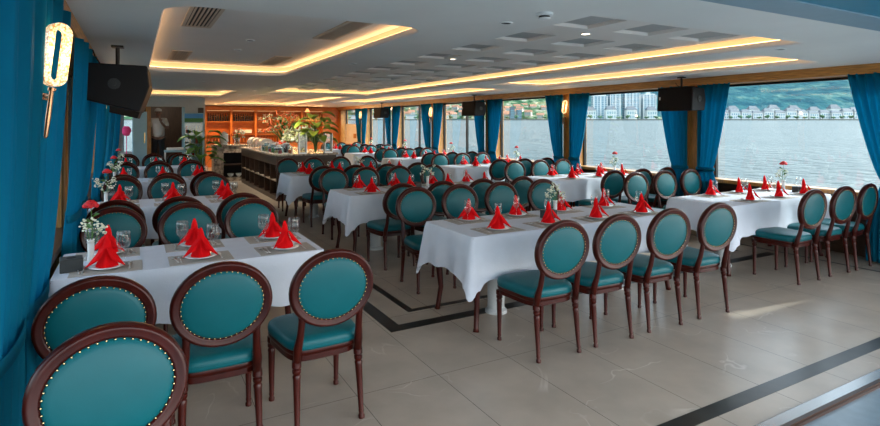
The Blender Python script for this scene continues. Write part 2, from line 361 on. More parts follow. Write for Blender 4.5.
for i, t in enumerate(TRAYS):
    x0, x1, y0, y1, r = t
    # moulded lip, cove band, tray top
    def ring(inset_out, z0, z1, inset_out2=None):
        a = rrect(x0-inset_out, x1+inset_out, y0-inset_out, y1+inset_out, r+inset_out+.001)
        io2 = inset_out if inset_out2 is None else inset_out2
        b = rrect(x0-io2, x1+io2, y0-io2, y1+io2, r+io2+.001)
        n = len(a); mb = MB()
        mb.add([(x, y, z0) for x, y in a]+[(x, y, z1) for x, y in b], [(k, k+n, (k+1) % n+n, (k+1) % n) for k in range(n)]); return mb
    m1 = ring(0, CZ, CZ+.012, -.012); m2 = ring(-.012, CZ+.012, CZ+.03)
    lip = MB(); lip.v = m1.v[:]; lip.f = m1.f[:]; lip.mi = m1.mi[:]
    for q in (m2, ring(-.012, CZ+.03, CZ+.034, .0), ring(0, CZ+.034, CZ+.05), ring(0, CZ+.05, CZ+.054, .02), ring(.02, CZ+.054, CZ+.068), ring(.02, CZ+.068, CZ+.07, .09)): lip.add(q.v, q.f)
    struct('trim_%d' % tn, lip, M['ceil_lip'], smooth=False); tn += 1
    cv = ring(.09, CZ+.07, TZ-.004)  # band surface emits the warm glow of the LED hidden behind the lip
    cove_ = tag(cv.build('cove_glow', M['cove']), ['warm cove light around the rounded ceiling tray on the left', 'warm cove light of the far left ceiling tray', 'warm cove light along the long coffered ceiling tray', 'warm cove light of the far coffered ceiling tray', 'warm cove light of the narrow tray above the near window tables', 'warm cove light of the far narrow tray along the windows'][i], 'light')
    lv = ring(.035, CZ+.0715, CZ+.0715, .08); lv.f = [tuple(reversed(q)) for q in lv.f]
    led = lv.build('led_strip', M['led']); led.location.z = .004; led.parent = cove_
    top = MB().box(x0-.14, x1+.14, y0-.14, y1+.14, TZ, TZ+.05)
    struct('ceiling_tray', top, M['ceil_in'])
    if i in (2, 3):   # coffer lattice of shallow pockets
        mb = MB(); xs = [3.55, 4.40, 5.22]; py = .93; yy = y0+.45; hw = .26
        mb.box(x0+.02, xs[0]-hw, y0+.02, y1-.02, TZ-.035, TZ-.002); mb.box(xs[0]+hw, xs[1]-hw, y0+.02, y1-.02, TZ-.035, TZ-.002)
        mb.box(xs[1]+hw, xs[2]-hw, y0+.02, y1-.02, TZ-.035, TZ-.002); mb.box(xs[2]+hw, x1-.15, y0+.02, y1-.02, TZ-.035, TZ-.002)
        Y = y0+.02
        while Y < y1-.5:
            for X in xs: mb.box(X-hw, X+hw, Y, Y+.44, TZ-.035, TZ-.002)
            Y += py
        struct('ceiling_lattice', mb, M['ceil_in'])
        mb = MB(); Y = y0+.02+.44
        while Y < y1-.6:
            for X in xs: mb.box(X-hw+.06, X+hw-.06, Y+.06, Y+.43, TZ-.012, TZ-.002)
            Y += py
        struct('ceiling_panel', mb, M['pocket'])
struct('trim_30', MB().box(XL, XR, 1.86, 2.12, 2.50, CZ+.1), M['header'])
struct('ceiling_aft', MB().box(-4, 13, -1.6, 1.86, 2.51, 2.63), M['teal_roof'])
struct('ceiling_cover', MB().box(XL-.35, XR+.35, 1.86, YF+.3, 2.78, 2.85), M['ceil'])

# side walls : sill panel, beam, pillars, glass
PY = [3.0, 6.2, 9.4, 12.6, 15.8, 19.0, 22.2]
def side_wall(sgn, xin, xout, nm):
    lo, hi = min(xin, xout), max(xin, xout)
    mb = MB().box(lo, hi, YN, YF+.2, F0, .78).box(lo, hi, YN, YF+.2, 2.42, 2.80)
    struct('wall_'+nm, mb, M['dwood'])
    pr_ = xin-sgn*.24 if sgn < 0 else xin-.24
    x_in = xin-sgn*.27 if sgn > 0 else xin+.27
    a, b = sorted((xin, x_in))
    return a, b
side_wall(1, XR, XR+.12, 'right'); side_wall(-1, XL, XL-.12, 'left')
struct('trim_31', MB().box(8.60, XR, YN, YF, .76, .82), M['wood'], bevel=.006)
struct('trim_32', MB().box(XL, -.50, YN, YF, .76, .81), M['dwood'], bevel=.006)
struct('trim_33', MB().box(8.50, XR, YN, YF, 2.42, CZ+.01), M['woodh'], bevel=.004)
struct('trim_34', MB().box(-.43, -.39, YN, YF, 2.44, CZ+.01), M['woodh'], bevel=.004)
struct('trim_35', MB().box(XL, -.43, YN, YF, 2.50, CZ+.01), M['dwood'])
for k, y in enumerate(PY+[25.3]):
    hw = .19
    mb = MB().box(8.62, XR+.12, y-hw, y+hw, F0, 2.45).box(8.60, 8.62, y-hw+.03, y-hw+.06, .82, 2.42).box(8.60, 8.62, y+hw-.06, y+hw-.03, .82, 2.42)
    struct('trim_%d' % (40+k), mb, M['wood'])
    mb = MB().box(XL-.12, -.58, y-hw, y+hw, F0, 2.5).box(-.58, -.56, y-hw+.03, y-hw+.06, .82, 2.45).box(-.58, -.56, y+hw-.06, y+hw-.03, .82, 2.45)
    struct('trim_%d' % (50+k), mb, M['wood'])
wn = 1
for sx in (0, 1):
    ys = [YN]+PY+[25.3]
    for a, b in zip(ys[:-1], ys[1:]):
        a += .19 if a > 2 else 0; b -= .19
        x = XR+.05 if sx else XL-.05
        mb = MB(); fw = .035
        mb.box(x-.03, x+.03, a, a+fw, .78, 2.42).box(x-.03, x+.03, b-fw, b, .78, 2.42).box(x-.03, x+.03, a, b, .78, .82).box(x-.03, x+.03, a, b, 2.385, 2.42)
        if sx and a > 12: mb.box(x-.03, x+.03, (a+b)/2-.03, (a+b)/2+.03, .8, 2.42)
        o = struct('window_%d' % wn, mb, M['blkmetal'])
        MB().box(x-.004, x+.004, a+fw, b-fw, .82, 2.385).build('pane', M['pane'], parent=o); wn += 1
# far wall behind the bar, bulkhead with doorway
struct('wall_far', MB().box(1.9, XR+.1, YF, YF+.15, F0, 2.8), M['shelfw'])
BY = 18.3
mb = MB().box(XL, -.30, BY, BY+.12, F0, 2.8).box(-.30, .29, BY, BY+.12, 2.1, 2.8).box(-.30, .29, BY, BY+.12, F0, .95).box(.29, 1.9, BY, BY+.12, 2.27, 2.8).box(1.34, 1.9, BY, BY+.12, F0, 2.27).box(1.78, 1.9, BY+.12, YF+.1, F0, 2.8)
struct('wall_bulkhead', mb, M['whitewall'])
struct('trim_60', MB().box(.29, .42, BY-.03, BY+.12, F0, 2.26), M['wood'])
struct('trim_61', MB().box(1.26, 1.34, BY-.03, BY+.12, F0, 2.26), M['paleblue'])
struct('trim_62', MB().box(1.70, 1.86, BY-.02, BY, 0, 2.25).box(-.02, .29, BY-.02, BY, 2.1, 2.26), M['dwood'])
struct('floor_companionway', MB().box(.29, 1.78, BY+.12, 21.5, F0, .46).box(.42, 1.26, BY, BY+.12, F0, .46), M['dwood'])
struct('wall_companionway', MB().box(.1, 1.8, 21.0, 21.1, .46, 2.6).box(.1, .2, BY+.12, 21, .46, 2.6).box(1.7, 1.77, BY+.12, 21, .46, 2.6).box(.1, 1.8, BY+.12, 21, 2.6, 2.65), M['panelw'])
dr = struct('door_1', MB().obox((.13, 18.12, 1.29), .40, .045, 1.64, rz=.45), M['paleblue'], bevel=.005)
MB().box(.24, .27, 18.0, 18.03, 1.2, 1.5).build('door_handle', M['brass'], parent=dr)
o = struct('window_50', MB().box(-.30, -.27, BY+.02, BY+.08, .95, 2.1).box(.22, .29, BY+.02, BY+.08, .95, 2.1).box(-.3, .29, BY+.02, BY+.08, 2.06, 2.1), M['paleblue'])
MB().box(-.27, .22, BY+.04, BY+.05, .95, 2.06).build('pane', M['pane'], parent=o)
# glazed door at the far right
o = struct('door_2', MB().box(XR-.02, XR, 22.55, 25.0, F0, 1.75), M['white'])
MB().box(XR-.05, XR-.02, 23.6, 23.9, 1.1, 1.3).build('door_latch', M['wood'], parent=o)
# roof edge over the side decks
struct('ceiling_side_deck', MB().box(XR+.1, XR+.35, 1.86, 28, 2.62, 2.72).box(XL-.75, XL-.1, 1.86, 28, 2.62, 2.72), M['white'])

# ------------------------------------------------------------------ outside
def cam_w(px, depth, z=0):   # bearing of the shore from the saloon
    u = (px-440)/FPX*depth
    return (u*CS+depth*SN, depth*CS-u*SN, z)
def seaz(d): return -5+.0145*d
P = []
for dpt in (-40, 60, 300, 880):
    P.append([(u*CS+dpt*SN, dpt*CS-u*SN, seaz(dpt)) for u in (-900, 0, 900, 2200)])
tag(MB().grid(P).build('sea', M['sea']), 'grey-green rippled sea stretching from the boat to the far shore', 'sea', kind='stuff')
def shore_frame(mb):   # u along the shore, d away from us
    mb.v = [(u*CS+d*SN, d*CS-u*SN, z) for u, d, z in mb.v]; return mb
struct('quay', shore_frame(MB().box(-900, 2200, 870, 905, 0, 9.6)), M['quay'])
struct('shore_land', shore_frame(MB().box(-900, 2200, 905, 1100, 0, 9.5)), M['tree'])
from mathutils import noise as mn
def hill(name, m, u0, u1, d0, d1, hf, n=90, k=24):
    P = []
    for j in range(k+1):
        row = []
        for i in range(n+1):
            u = u0+(u1-u0)*i/n; d = d0+(d1-d0)*j/k; t = j/k
            h = hf(u)*math.sin(min(1, t*1.25)*PI/2) + 16*mn.noise(Vector((u*.012, d*.012, 3)))*t + 6*mn.noise(Vector((u*.05, d*.05, 9)))*t
            row.append((u, d, 7+max(0, h)))
        P.append(row)
    return struct(name, shore_frame(MB().grid(P)), m, smooth=True)
hill('hills_green', M['hill2'], -900, 430, 985, 1350, lambda u: 62+14*math.sin(u*.011))
hill('hills_wooded', M['hill'], 260, 2200, 1000, 1500, lambda u: 118+22*math.sin(u*.006+1))
# terraced houses
_o1 = ['', 'first', 'second', 'third', 'fourth', 'fifth', 'sixth', 'seventh', 'eighth', 'ninth', 'tenth', 'eleventh', 'twelfth', 'thirteenth', 'fourteenth', 'fifteenth', 'sixteenth', 'seventeenth', 'eighteenth', 'nineteenth']
_t1 = {2: ('twentieth', 'twenty'), 3: ('thirtieth', 'thirty'), 4: ('fortieth', 'forty'), 5: ('fiftieth', 'fifty'), 6: ('sixtieth', 'sixty')}
def nth(n): return _o1[n] if n < 20 else (_t1[n//10][0] if n % 10 == 0 else _t1[n//10][1]+'-'+_o1[n % 10])
hp = empty('terraced_house', label='x', cat='house')
MB().box(-8, 8, -6, 6, 0, 10).build('wall', M['twall'], parent=hp)
MB().add([(-8.6, -6.6, 10), (8.6, -6.6, 10), (8.6, 6.6, 10), (-8.6, 6.6, 10), (-5, 0, 14), (5, 0, 14)], [(0, 1, 5, 4), (1, 2, 5), (2, 3, 4, 5), (3, 0, 4), (0, 3, 2, 1)]).build('roof', M['troof'], parent=hp)
for zz in (1.5, 5.5):
    for xx in (-5.5, -1.8, 1.8, 5.5): MB().box(xx-1, xx+1, -6.15, -6, zz, zz+2.6).build('window', M['tglass'], parent=hp)
HP = Proto(hp)
for i in range(19):
    px = 700+i*11.2; x, y, z = cam_w(px, 915+random.uniform(-3, 3), 9.5)
    hh_ = HP.place((x, y, z), -YAW, 'white terraced house on the waterfront below the wooded hill, %s from the left' % nth(i+1), 'waterfront terrace seen through the nearest window'); hh_.scale = (1, 1, random.uniform(1.05, 1.4))
for i in range(14):
    px = 590+i*20.3; x, y, z = cam_w(px, 955, 9.5)
    hh_ = HP.place((x, y, z), -YAW, 'taller slate-roofed house in the second row along the shore, %s from the left' % nth(i+1), 'second row of houses behind the waterfront terrace'); hh_.scale = (1.1, 1, random.uniform(1.5, 1.9))
h2 = empty('hillside_house', label='x', cat='house')
MB().box(-6, 6, -5, 5, 0, 8).build('wall', M['twall2'], parent=h2)
MB().add([(-6.6, -5.6, 8), (6.6, -5.6, 8), (6.6, 5.6, 8), (-6.6, 5.6, 8), (-6.6, 0, 11.5), (6.6, 0, 11.5)], [(0, 1, 5, 4), (1, 2, 5), (2, 3, 4, 5), (3, 0, 4), (0, 3, 2, 1)]).build('roof', M['troof2'], parent=h2)
for xx in (-3.5, 0, 3.5): MB().box(xx-.9, xx+.9, -5.15, -5, 3, 5.6).build('window', M['tglass'], parent=h2)
H2 = Proto(h2)
hs_ = []
hs_p = []
for i in range(900):
    if len(hs_) >= 59: break
    px = random.uniform(440, 590) if random.random() < .7 else random.uniform(345, 440); zz = random.random()
    d = 945+zz*170; u_ = (px-440)/FPX*d
    if any(math.hypot(u_-a, d-b) < 15 for a, b in hs_): continue
    hs_.append((u_, d))
    hs_p.append((px, d, 9+zz**1.1*30))
for i, (px, d, z) in enumerate(sorted(hs_p)):
    x, y, _ = cam_w(px, d)
    H2.place((x, y, z), -YAW+random.uniform(-.5, .5), 'beige terracotta-roofed house on the green hillside, %s from the left' % nth(i+1), 'houses on the green hillside')
for k, (px, wd, hh, st) in enumerate([(599, 24, 44, 'leftmost'), (614, 18, 50, 'second from the left'), (631, 26, 49, 'third from the left'), (648, 22, 46, 'rightmost')]):
    x, y, z = cam_w(px, 985, 8)
    t = empty('apartment_tower', (x, y, z), -YAW, 'pale blue high-rise apartment tower, %s of the four behind the shore' % st, 'building')
    MB().box(-wd*.52, wd*.52, -8, 8, 0, hh).build('facade', M['tower'], parent=t)
    MB().box(-wd*.45, wd*.45, -7, 7, hh, hh+2).box(-3, 3, -3, 3, hh+2, hh+5).build('roof', M['twall'], parent=t)
    for q in (-.5, 0, .5): MB().box(wd*q-.8, wd*q+.8, -8.6, -8, 0, hh).build('balcony_column', M['twall'], parent=t)
for k, (px, hh) in enumerate([(512, 22), (519, 17)]):
    x, y, z = cam_w(px, 935, 9)
    t = empty('tower_block', (x, y, z), -YAW, ['taller dark narrow block standing on the shore before the green hill', 'shorter dark narrow block beside the taller one on the shore'][k], 'building')
    MB().box(-4, 4, -5, 5, 0, hh).build('wall', M['troof'], parent=t)
    for f in range(1, 6): MB().box(-3.2, 3.2, -5.1, -5, f*3, f*3+1.4).build('window', M['tglass'], parent=t)
tp = empty('shore_tree', label='x', cat='tree')
cr = MB()
for _ in range(7): cr.ell((random.uniform(-3, 3), random.uniform(-3, 3), random.uniform(4.5, 8)), 2.8, 2.8, 2.4, 7, 5, .15)
cr.build('crown', M['tree'], parent=tp); MB().lathe([(.5, 0), (.3, 5)], 6).build('trunk', M['dwood'], parent=tp)
TP = Proto(tp)
for i in range(60):
    px = 340+i*9.3+random.uniform(-1, 1); x, y, z = cam_w(px, random.uniform(884, 888), 9.6)
    tt_ = TP.place((x, y, z), random.uniform(0, 6), 'green tree on the quay across the water, %s from the left' % nth(i+1), 'trees along the far shore'); tt_.scale = (.75, .75, random.uniform(.45, .75))
for i in range(5):
    x, y, z = cam_w(355+i*14, 905, 9.6)
    t = empty('harbour_building', (x, y, z), -YAW, 'low white harbour shed on the far quay, %s from the left' % nth(i+1), 'building', 'harbour sheds on the far quay')
    MB().box(-9, 9, -3, 3, 0, 6).build('wall', M['twall'], parent=t); MB().box(-10, 10, -4, 4, 6, 7).build('roof', M['tglass'], parent=t)

# ------------------------------------------------------------------ chair
def make_chair():
    r = empty('dining_chair', label='x', cat='chair')
    zc, A, B = .785, .216, .192
    lean = lambda z: -.030-(z-.45)*.10
    # moulded ring
    prof = [(-.022, -.016), (-.012, -.024), (0, -.020), (.006, -.026), (.016, -.024), (.024, -.010), (.024, .010), (.016, .024), (.006, .026), (0, .020), (-.012, .024), (-.022, .016)]
    n = 44; vs = []; fs = []; m = len(prof)
    for i in range(n):
        a = 2*PI*i/n; ca, sa = math.cos(a), math.sin(a); nx, nz = ca/A, sa/B; L = math.hypot(nx, nz); nx /= L; nz /= L
        for rr, dd in prof:
            z = zc+B*sa+nz*rr; vs.append((A*ca+nx*rr, lean(z)+dd, z))
    for i in range(n):
        for j in range(m): fs.append((i*m+j, i*m+(j+1) % m, ((i+1) % n)*m+(j+1) % m, ((i+1) % n)*m+j))
    MB().add(vs, fs).build('back_frame', M['mahog'], parent=r, smooth=True)
    # padded cushion both sides
    vs = []; fs = []; rings = [(1, 0.006), (.99, .016), (.95, .024), (.85, .031), (.6, .040), (.3, .045), (.001, .046)]
    prev = None
    seq = [(k, -t) for k, t in reversed(rings)]+[(k, t) for k, t in rings]
    for (k, t) in seq:
        for i in range(36):
            a = 2*PI*i/36; z = zc+(B-.020)*math.sin(a)*k; vs.append(((A-.020)*math.cos(a)*k, lean(z)+t*.8, z))
    q = len(seq)
    for j in range(q-1):
        for i in range(36): k = (i+1) % 36; fs.append((j*36+i, j*36+k, (j+1)*36+k, (j+1)*36+i))
    bc = MB().add(vs, fs).build('back_cushion', M['leather'], parent=r, smooth=True)
    mb = MB()
    for i in range(46):
        a = 2*PI*i/46
        for sd_ in (-1, 1):
            z = zc+(B-.024)*math.sin(a); mb.ell(((A-.024)*math.cos(a), lean(z)+sd_*.0225, z), .0042, .0035, .0042, 6, 4)
    mb.build('nail_trim', M['brass'], parent=bc, smooth=True)
    # seat
    def outline(k, yo=0):
        P = []
        for i in range(40):
            a = 2*PI*i/40; ca, sa = math.cos(a), math.sin(a); e = .42
            x = (abs(ca)**e)*(1 if ca > 0 else -1); y = (abs(sa)**e)*(1 if sa > 0 else -1)
            wdt = .205+.045*(y+1)/2; fr = .012*(1-x*x) if y > .5 else 0
            P.append((x*wdt*k, .245+y*.235*k+fr))
        return P
    def loft(levels):
        vs = []; fs = []
        for k, z in levels: vs += [(x, y, z) for x, y in outline(k)]
        for j in range(len(levels)-1):
            for i in range(40): q = (i+1) % 40; fs.append((j*40+i, j*40+q, (j+1)*40+q, (j+1)*40+i))
        fs.append(tuple(range(39, -1, -1))); fs.append(tuple((len(levels)-1)*40+i for i in range(40)))
        return MB().add(vs, fs)
    loft([(.985, .435), (1.0, .445), (1.005, .465), (.985, .485), (.93, .497), (.8, .505), (.5, .511), (.2, .513)]).build('seat', M['leather'], parent=r, smooth=True)
    loft([(.93, .372), (.955, .376), (.955, .405), (.985, .412), (1.0, .425), (.99, .436)]).build('seat_frame', M['mahog'], parent=r, smooth='auto')
    # front legs turned
    prof = [(.010, 0), (.017, .004), (.018, .02), (.013, .03), (.016, .045), (.0145, .052), (.021, .30), (.023, .315), (.018, .325), (.024, .335), (.024, .35), (.019, .355), (.026, .362), (.026, .395)]
    for sx in (-1, 1): MB().lathe(prof, 12, (sx*.205, .435, 0)).build('leg', M['mahog'], parent=r, smooth='auto')
    for sx in (-1, 1):
        lg = MB().lathe(prof, 12, (0, 0, 0)); lg.v = [(x+sx*(.178+.02*(.4-z)), y+.010-(.4-z)*.10, z) for x, y, z in lg.v]
        lg.build('leg', M['mahog'], parent=r, smooth='auto')
        MB().tube([(sx*.178, .008, .37), (sx*.176, -.006, .46), (sx*.168, -.028, .54), (sx*.165, lean(.62), .63), (sx*.18, lean(.70), .70)], [.022, .024, .020, .019, .016], 10).build('stile', M['mahog'], parent=r, smooth=True)
    for ch in r.children_recursive: ch.data.transform(Matrix.Scale(1.098, 4))
    return Proto(r)
CH = make_chair()
# ------------------------------------------------------------------ tables
def make_table(W, D, key):
    t = empty('dining_table', label='x', cat='table'); t.scale = (1, 1, (.755-F0)/.755)
    MB().box(-W/2, W/2, -D/2, D/2, .725, .755).build('tabletop', M['mahog'], parent=t)
    MB().box(-W/2+.08, W/2-.08, -D/2+.08, D/2-.08, .65, .725).build('apron', M['mahog'], parent=t)
    for sx in (-1, 1):
        for sy in (-1, 1):
            x, y = sx*(W/2-.10), sy*(D/2-.10)
            MB().tube([(x-sx*.01, y-sy*.01, .65), (x+sx*.012, y+sy*.012, .50), (x-sx*.012, y-sy*.012, .2), (x+sx*.01, y+sy*.01, .03), (x+sx*.015, y+sy*.015, 0)], [.045, .042, .026, .024, .03], 8).build('leg', M['mahog'], parent=t, smooth=True)
    for px in ((-W/2+.55, W/2-.55) if W > 2.4 else (-W/2+.5,)):
        MB().lathe([(.11, 0), (.11, .02), (.085, .04), (.085, .65)], 16, (px, 0, 0)).build('pedestal', M['whitewall'], parent=t, smooth='auto')
    return t
def cloth_mesh(W, D, seed, o=.37, clipx0=None, clipx1=None):
    rnd = random.Random(seed); hw, hd = W/2+.004, D/2+.004; zt = .768; rr = .03
    # perimeter samples : (x, y, nx, ny, cornerness)
    S_ = []
    def side(x0, y0, x1, y1, nx, ny, n):
        for i in range(n): t = i/n; S_.append((x0+(x1-x0)*t, y0+(y1-y0)*t, nx, ny, 0))
    def corner(cx, cy, a0):
        for i in range(9): a = a0+PI/2*i/9; S_.append((cx+rr*math.cos(a), cy+rr*math.sin(a), math.cos(a), math.sin(a), math.sin(2*(a-a0))))
    nW = int(W/.045); nD = int(D/.045)
    side(hw, -hd+rr, hw, hd-rr, 1, 0, nD); corner(hw-rr, hd-rr, 0)
    side(hw-rr, hd, -hw+rr, hd, 0, 1, nW); corner(-hw+rr, hd-rr, PI/2)
    side(-hw, hd-rr, -hw, -hd+rr, -1, 0, nD); corner(-hw+rr, -hd+rr, PI)
    side(-hw+rr, -hd, hw-rr, -hd, 0, -1, nW); corner(hw-rr, -hd+rr, 1.5*PI)
    N = len(S_); J = 9; vs = []; fs = []
    ph = [rnd.uniform(0, 6) for _ in range(4)]
    for j in range(J+1):
        t = j/J
        for i, (x, y, nx, ny, c) in enumerate(S_):
            s_ = i*.045
            # distance to nearest corner along the side softens the corner fold
            dx = min(abs(abs(x)-hw), 1); dy = min(abs(abs(y)-hd), 1); near = math.exp(-(dx+dy)/.055)
            ov = o*(1+.42*max(c, near*.8)) + .008*math.sin(s_*26)
            fold = (.012*math.sin(s_*9+ph[0])+.009*math.sin(s_*17+ph[1]))*(1-near*.5)
            out = .010+t*(.030+.075*max(c, near))+fold*t*1.4
            if j == 0: out = 0
            vs.append((x+nx*out, y+ny*out, zt-t*ov if j else zt))
    for j in range(J):
        for i in range(N): k = (i+1) % N; fs.append((j*N+i, (j+1)*N+i, (j+1)*N+k, j*N+k))
    mb = MB().add(vs, fs)
    mb.add([(x, y, zt) for x, y, *_ in S_], [tuple(range(N))])
    mb.add([(x, y, zt-.008) for x, y, *_ in S_], [tuple(range(N-1, -1, -1))])
    return mb
# ------------------------------------------------------------------ tableware prototypes
def make_napkin():
    r = MB()
    # folded standing body: pleated cone rising to a peak that leans back
    n = 20; P = []
    for j in range(11):
        t = j/10; z = .135*t+.075*t*t; row = []
        rad = .052*(1-t)**.85+.002+.004*math.sin(t*9)
        for i in range(n+1):
            a = 2*PI*i/n; k = 1+.10*math.cos(a*4)*(1-t)
            row.append((rad*1.15*k*math.cos(a), rad*.85*k*math.sin(a)+.012*t*t, z))
        P.append(row)
    r.grid(P)
    for sx in (-1, 1):      # two wings folded out and down to the plate
        r.add([(sx*.006, -.040, .135), (sx*.034, -.046, .060), (sx*.120, -.052, .012), (sx*.082, -.030, .062), (sx*.034, -.010, .128), (sx*.060, -.058, .062)],
              [(0, 5, 3), (0, 3, 4), (5, 2, 3), (1, 2, 5), (0, 1, 5)])
    r.tube([(0, -.045, .012), (.0, -.043, .05), (0, -.036, .085)], [.016, .014, .003], 7, flat=.4)
    o = r.build('red_napkin', M['red'], smooth=False, solid=.003); tag(o, 'x', 'napkin'); return o
NK = Proto(make_napkin())
pl = MB().lathe([(.030, 0), (.045, .002), (.07, .012), (.105, .016), (.108, .019), (.07, .016), (.045, .008), (.01, .0075)], 28).build('side_plate', M['china'], smooth=True)
tag(pl, 'x', 'plate'); PLT = Proto(pl)
def make_glass(k=1.0):
    out = [(.032, 0), (.033, .002), (.012, .006), (.0045, .014), (.004, .075), (.010, .084), (.026, .098), (.035, .120), (.037, .140), (.034, .170), (.031, .190)]
    inn = [(.0295, .190), (.0325, .170), (.0355, .140), (.0335, .120), (.024, .101), (.008, .088), (.001, .087)]
    return tag(MB().lathe([(r*k*.86, z*k) for r, z in out+inn], 18).build('wine_glass', M['glass'], smooth=True), 'x', 'glass')
GL = Proto(make_glass(1.17))
pm = MB().box(-.21, .21, -.15, .15, 0, .003).build('placemat', M['placemat']); tag(pm, 'x', 'placemat'); PM = Proto(pm)
def cutlery(kind):
    m = MB()
    m.tube([(0, -.09, .003), (0, -.03, .004), (0, .025, .006), (0, .045, .006)], [.006, .004, .0028, .003], 6, flat=.5)
    if kind == 'spoon': m.ell((0, .068, .006), .017, .026, .0045, 10, 6)
    elif kind == 'fork':
        m.obox((0, .052, .006), .020, .018, .003)
        for i in range(4): m.obox((-.0083+i*.0055, .078, .006), .003, .038, .0028)
    else: m.add([(-.008, .03, .002), (.010, .03, .002), (.010, .09, .002), (.0, .115, .002), (-.008, .09, .002), (-.008, .03, .006), (.010, .03, .004), (.010, .09, .004), (.0, .115, .004), (-.008, .09, .006)],
                [(4, 3, 2, 1, 0), (5, 6, 7, 8, 9), (0, 1, 6, 5), (1, 2, 7, 6), (2, 3, 8, 7), (3, 4, 9, 8), (4, 0, 5, 9)])
    return Proto(tag(m.build('table_'+kind, M['steel'], smooth=True), 'x', kind))
CUT = {k: cutlery(k) for k in ('fork', 'knife', 'spoon')}
def make_tissue():
    t = empty('tissue_box', label='x', cat='box')
    b_ = MB().box(-.065, .065, -.065, .065, 0, .085).build('body', M['dgrey'], parent=t, bevel=.004)
    MB().lathe([(.028, .085), (.028, .0865)], 14).build('opening', M['black'], parent=b_)
    return Proto(t)
TB = make_tissue()
def make_vase(kind):
    t = empty('bud_vase', label='x', cat='vase')
    MB().lathe([(.022, 0), (.024, .01), (.020, .06), (.022, .15), (.026, .165), (.023, .165), (.018, .06), (.001, .02)], 14).build('vase', M['white'], parent=t, smooth=True)
    rnd = random.Random(kind)
    if kind != 2:
        st = MB().tube([(0, 0, .05), (.012, 0, .22), (.004, .01, .40)], .003, 6)
        for a in range(4):
            an = a*1.7; z = .2+.04*a; st.add([(0.008, 0, z), (.03*math.cos(an)+.01, .03*math.sin(an), z+.035), (.075*math.cos(an), .075*math.sin(an), z+.03), (.03*math.cos(an+.6), .03*math.sin(an+.6), z+.01)], [(0, 1, 2, 3)])
        st_ = st.build('stem', M['stem'], parent=t)
        fl = MB()
        for k in range(4):
            rr = .016+.010*k
            for i in range(5):
                a = 2*PI*i/5+k*.6; fl.ell((.004+rr*.8*math.cos(a), .01+rr*.8*math.sin(a), .42-.006*k), .018, .018, .022-.002*k, 7, 4)
        fl.build('rose', M['rose'], parent=st_, smooth=True)
    sp = MB(); dots = MB()
    for i in range(16 if kind else 9):
        a = rnd.uniform(0, 2*PI); l = rnd.uniform(.05, .11); h = rnd.uniform(.20, .33)
        sp.tube([(0, 0, .12), (l*.5*math.cos(a), l*.5*math.sin(a), h*.75), (l*math.cos(a), l*math.sin(a), h)], .0015, 4)
        for q in range(6):
            dots.ell((l*math.cos(a)+rnd.uniform(-.022, .022), l*math.sin(a)+rnd.uniform(-.022, .022), h+rnd.uniform(-.02, .02)), .009, .009, .007, 6, 4)
    sp_ = sp.build('sprigs', M['stem'], parent=t); dots.build('white_blossom', M['wflower'], parent=sp_, smooth=True)
    return Proto(t)
VS = {0: make_vase(0), 1: make_vase(1), 2: make_vase(2)}

ORD = ['nearest', 'second', 'third', 'fourth', 'fifth', 'farthest']
NTH = ['first', 'second', 'third', 'fourth']
ZT = .7685
def layout(colname, xs, x0, x1, near, far, cent, D, cols, seedk):
    for k, yc in enumerate(cent):
        # table and cloth
        T = make_table(x1-x0-.02, D, colname) if k == 0 else dup(layout.t[colname], (0, 0, 0))
        if k == 0: layout.t[colname] = T
        nm = '%s %s table' % (ORD[k], colname)
        T.location = ((x0+x1)/2, yc, F0); T['label'] = 'dark wooden dining table, the %s' % nm
        c = cloth_mesh(x1-x0-.02, D, seedk+k).build('tablecloth', M['cloth'], smooth='auto'); c.location = ((x0+x1)/2, yc, 0)
        tag(c, 'white linen tablecloth draped over the %s' % nm, 'tablecloth', 'white tablecloths')
        rnd = random.Random(seedk*31+k)
        for side in ('near', 'far'):
            sg = -1 if side == 'near' else 1
            for i, x in enumerate(xs):
                pos = '%s side of the %s, %s from the left' % (side, nm, NTH[i])
                sx = x+rnd.uniform(-.015, .015)
                if k < 2 or colname != 'left-wall' or True:
                    yy = yc+sg*(D/2-.17); zr = 0 if sg < 0 else PI
                    if k < 3: PM.place((sx, yy+sg*-.0, ZT), zr, 'grey placemat, '+pos, 'grey woven placemats'); zz = ZT+.003
                    else: zz = ZT
                    PLT.place((sx, yy+sg*.0, zz), 0, 'white side plate, '+pos, 'white side plates')
                    NK.place((sx, yy, zz+.008), rnd.uniform(-.25, .25)-(.35 if x > 2 else 0), 'red folded napkin, '+pos, 'red standing napkins')
                    GL.place((sx+sg*-.085*(1 if sg < 0 else 1), yy-sg*.115, zz if k < 3 else zz), 0, 'clear wine glass, '+pos, 'wine glasses')
                    if k < 2 and colname == 'left-wall':
                        GL.place((sx-sg*.105, yy-sg*.10, zz), 0, 'second wine glass, '+pos, 'wine glasses')
                    if k < 2:
                        CUT['knife'].place((sx-sg*.135, yy, zz), zr, 'steel knife, '+pos, 'table knives')
                        CUT['fork'].place((sx+sg*.135, yy, zz), zr, 'steel fork, '+pos, 'table forks')
                        CUT['spoon'].place((sx+sg*.165, yy, zz), zr+.15, 'steel spoon, '+pos, 'table spoons')
            for i, x in enumerate(xs):
                pos = '%s side of the %s, %s from the left' % (side, nm, NTH[i])
                yl = (near if sg < 0 else far)[k]
                if yl is None: continue
                CH.place((x+rnd.uniform(-.02, .02), yl, F0), (0 if sg < 0 else PI)+rnd.uniform(-.05, .05), 'teal chair, '+pos, 'teal oval-back dining chairs')
layout.t = {}
LX = [-.165, .43, 1.03]; MX = [2.95, 3.55, 4.20, 4.87]; WX = [6.86, 7.52, 8.14]
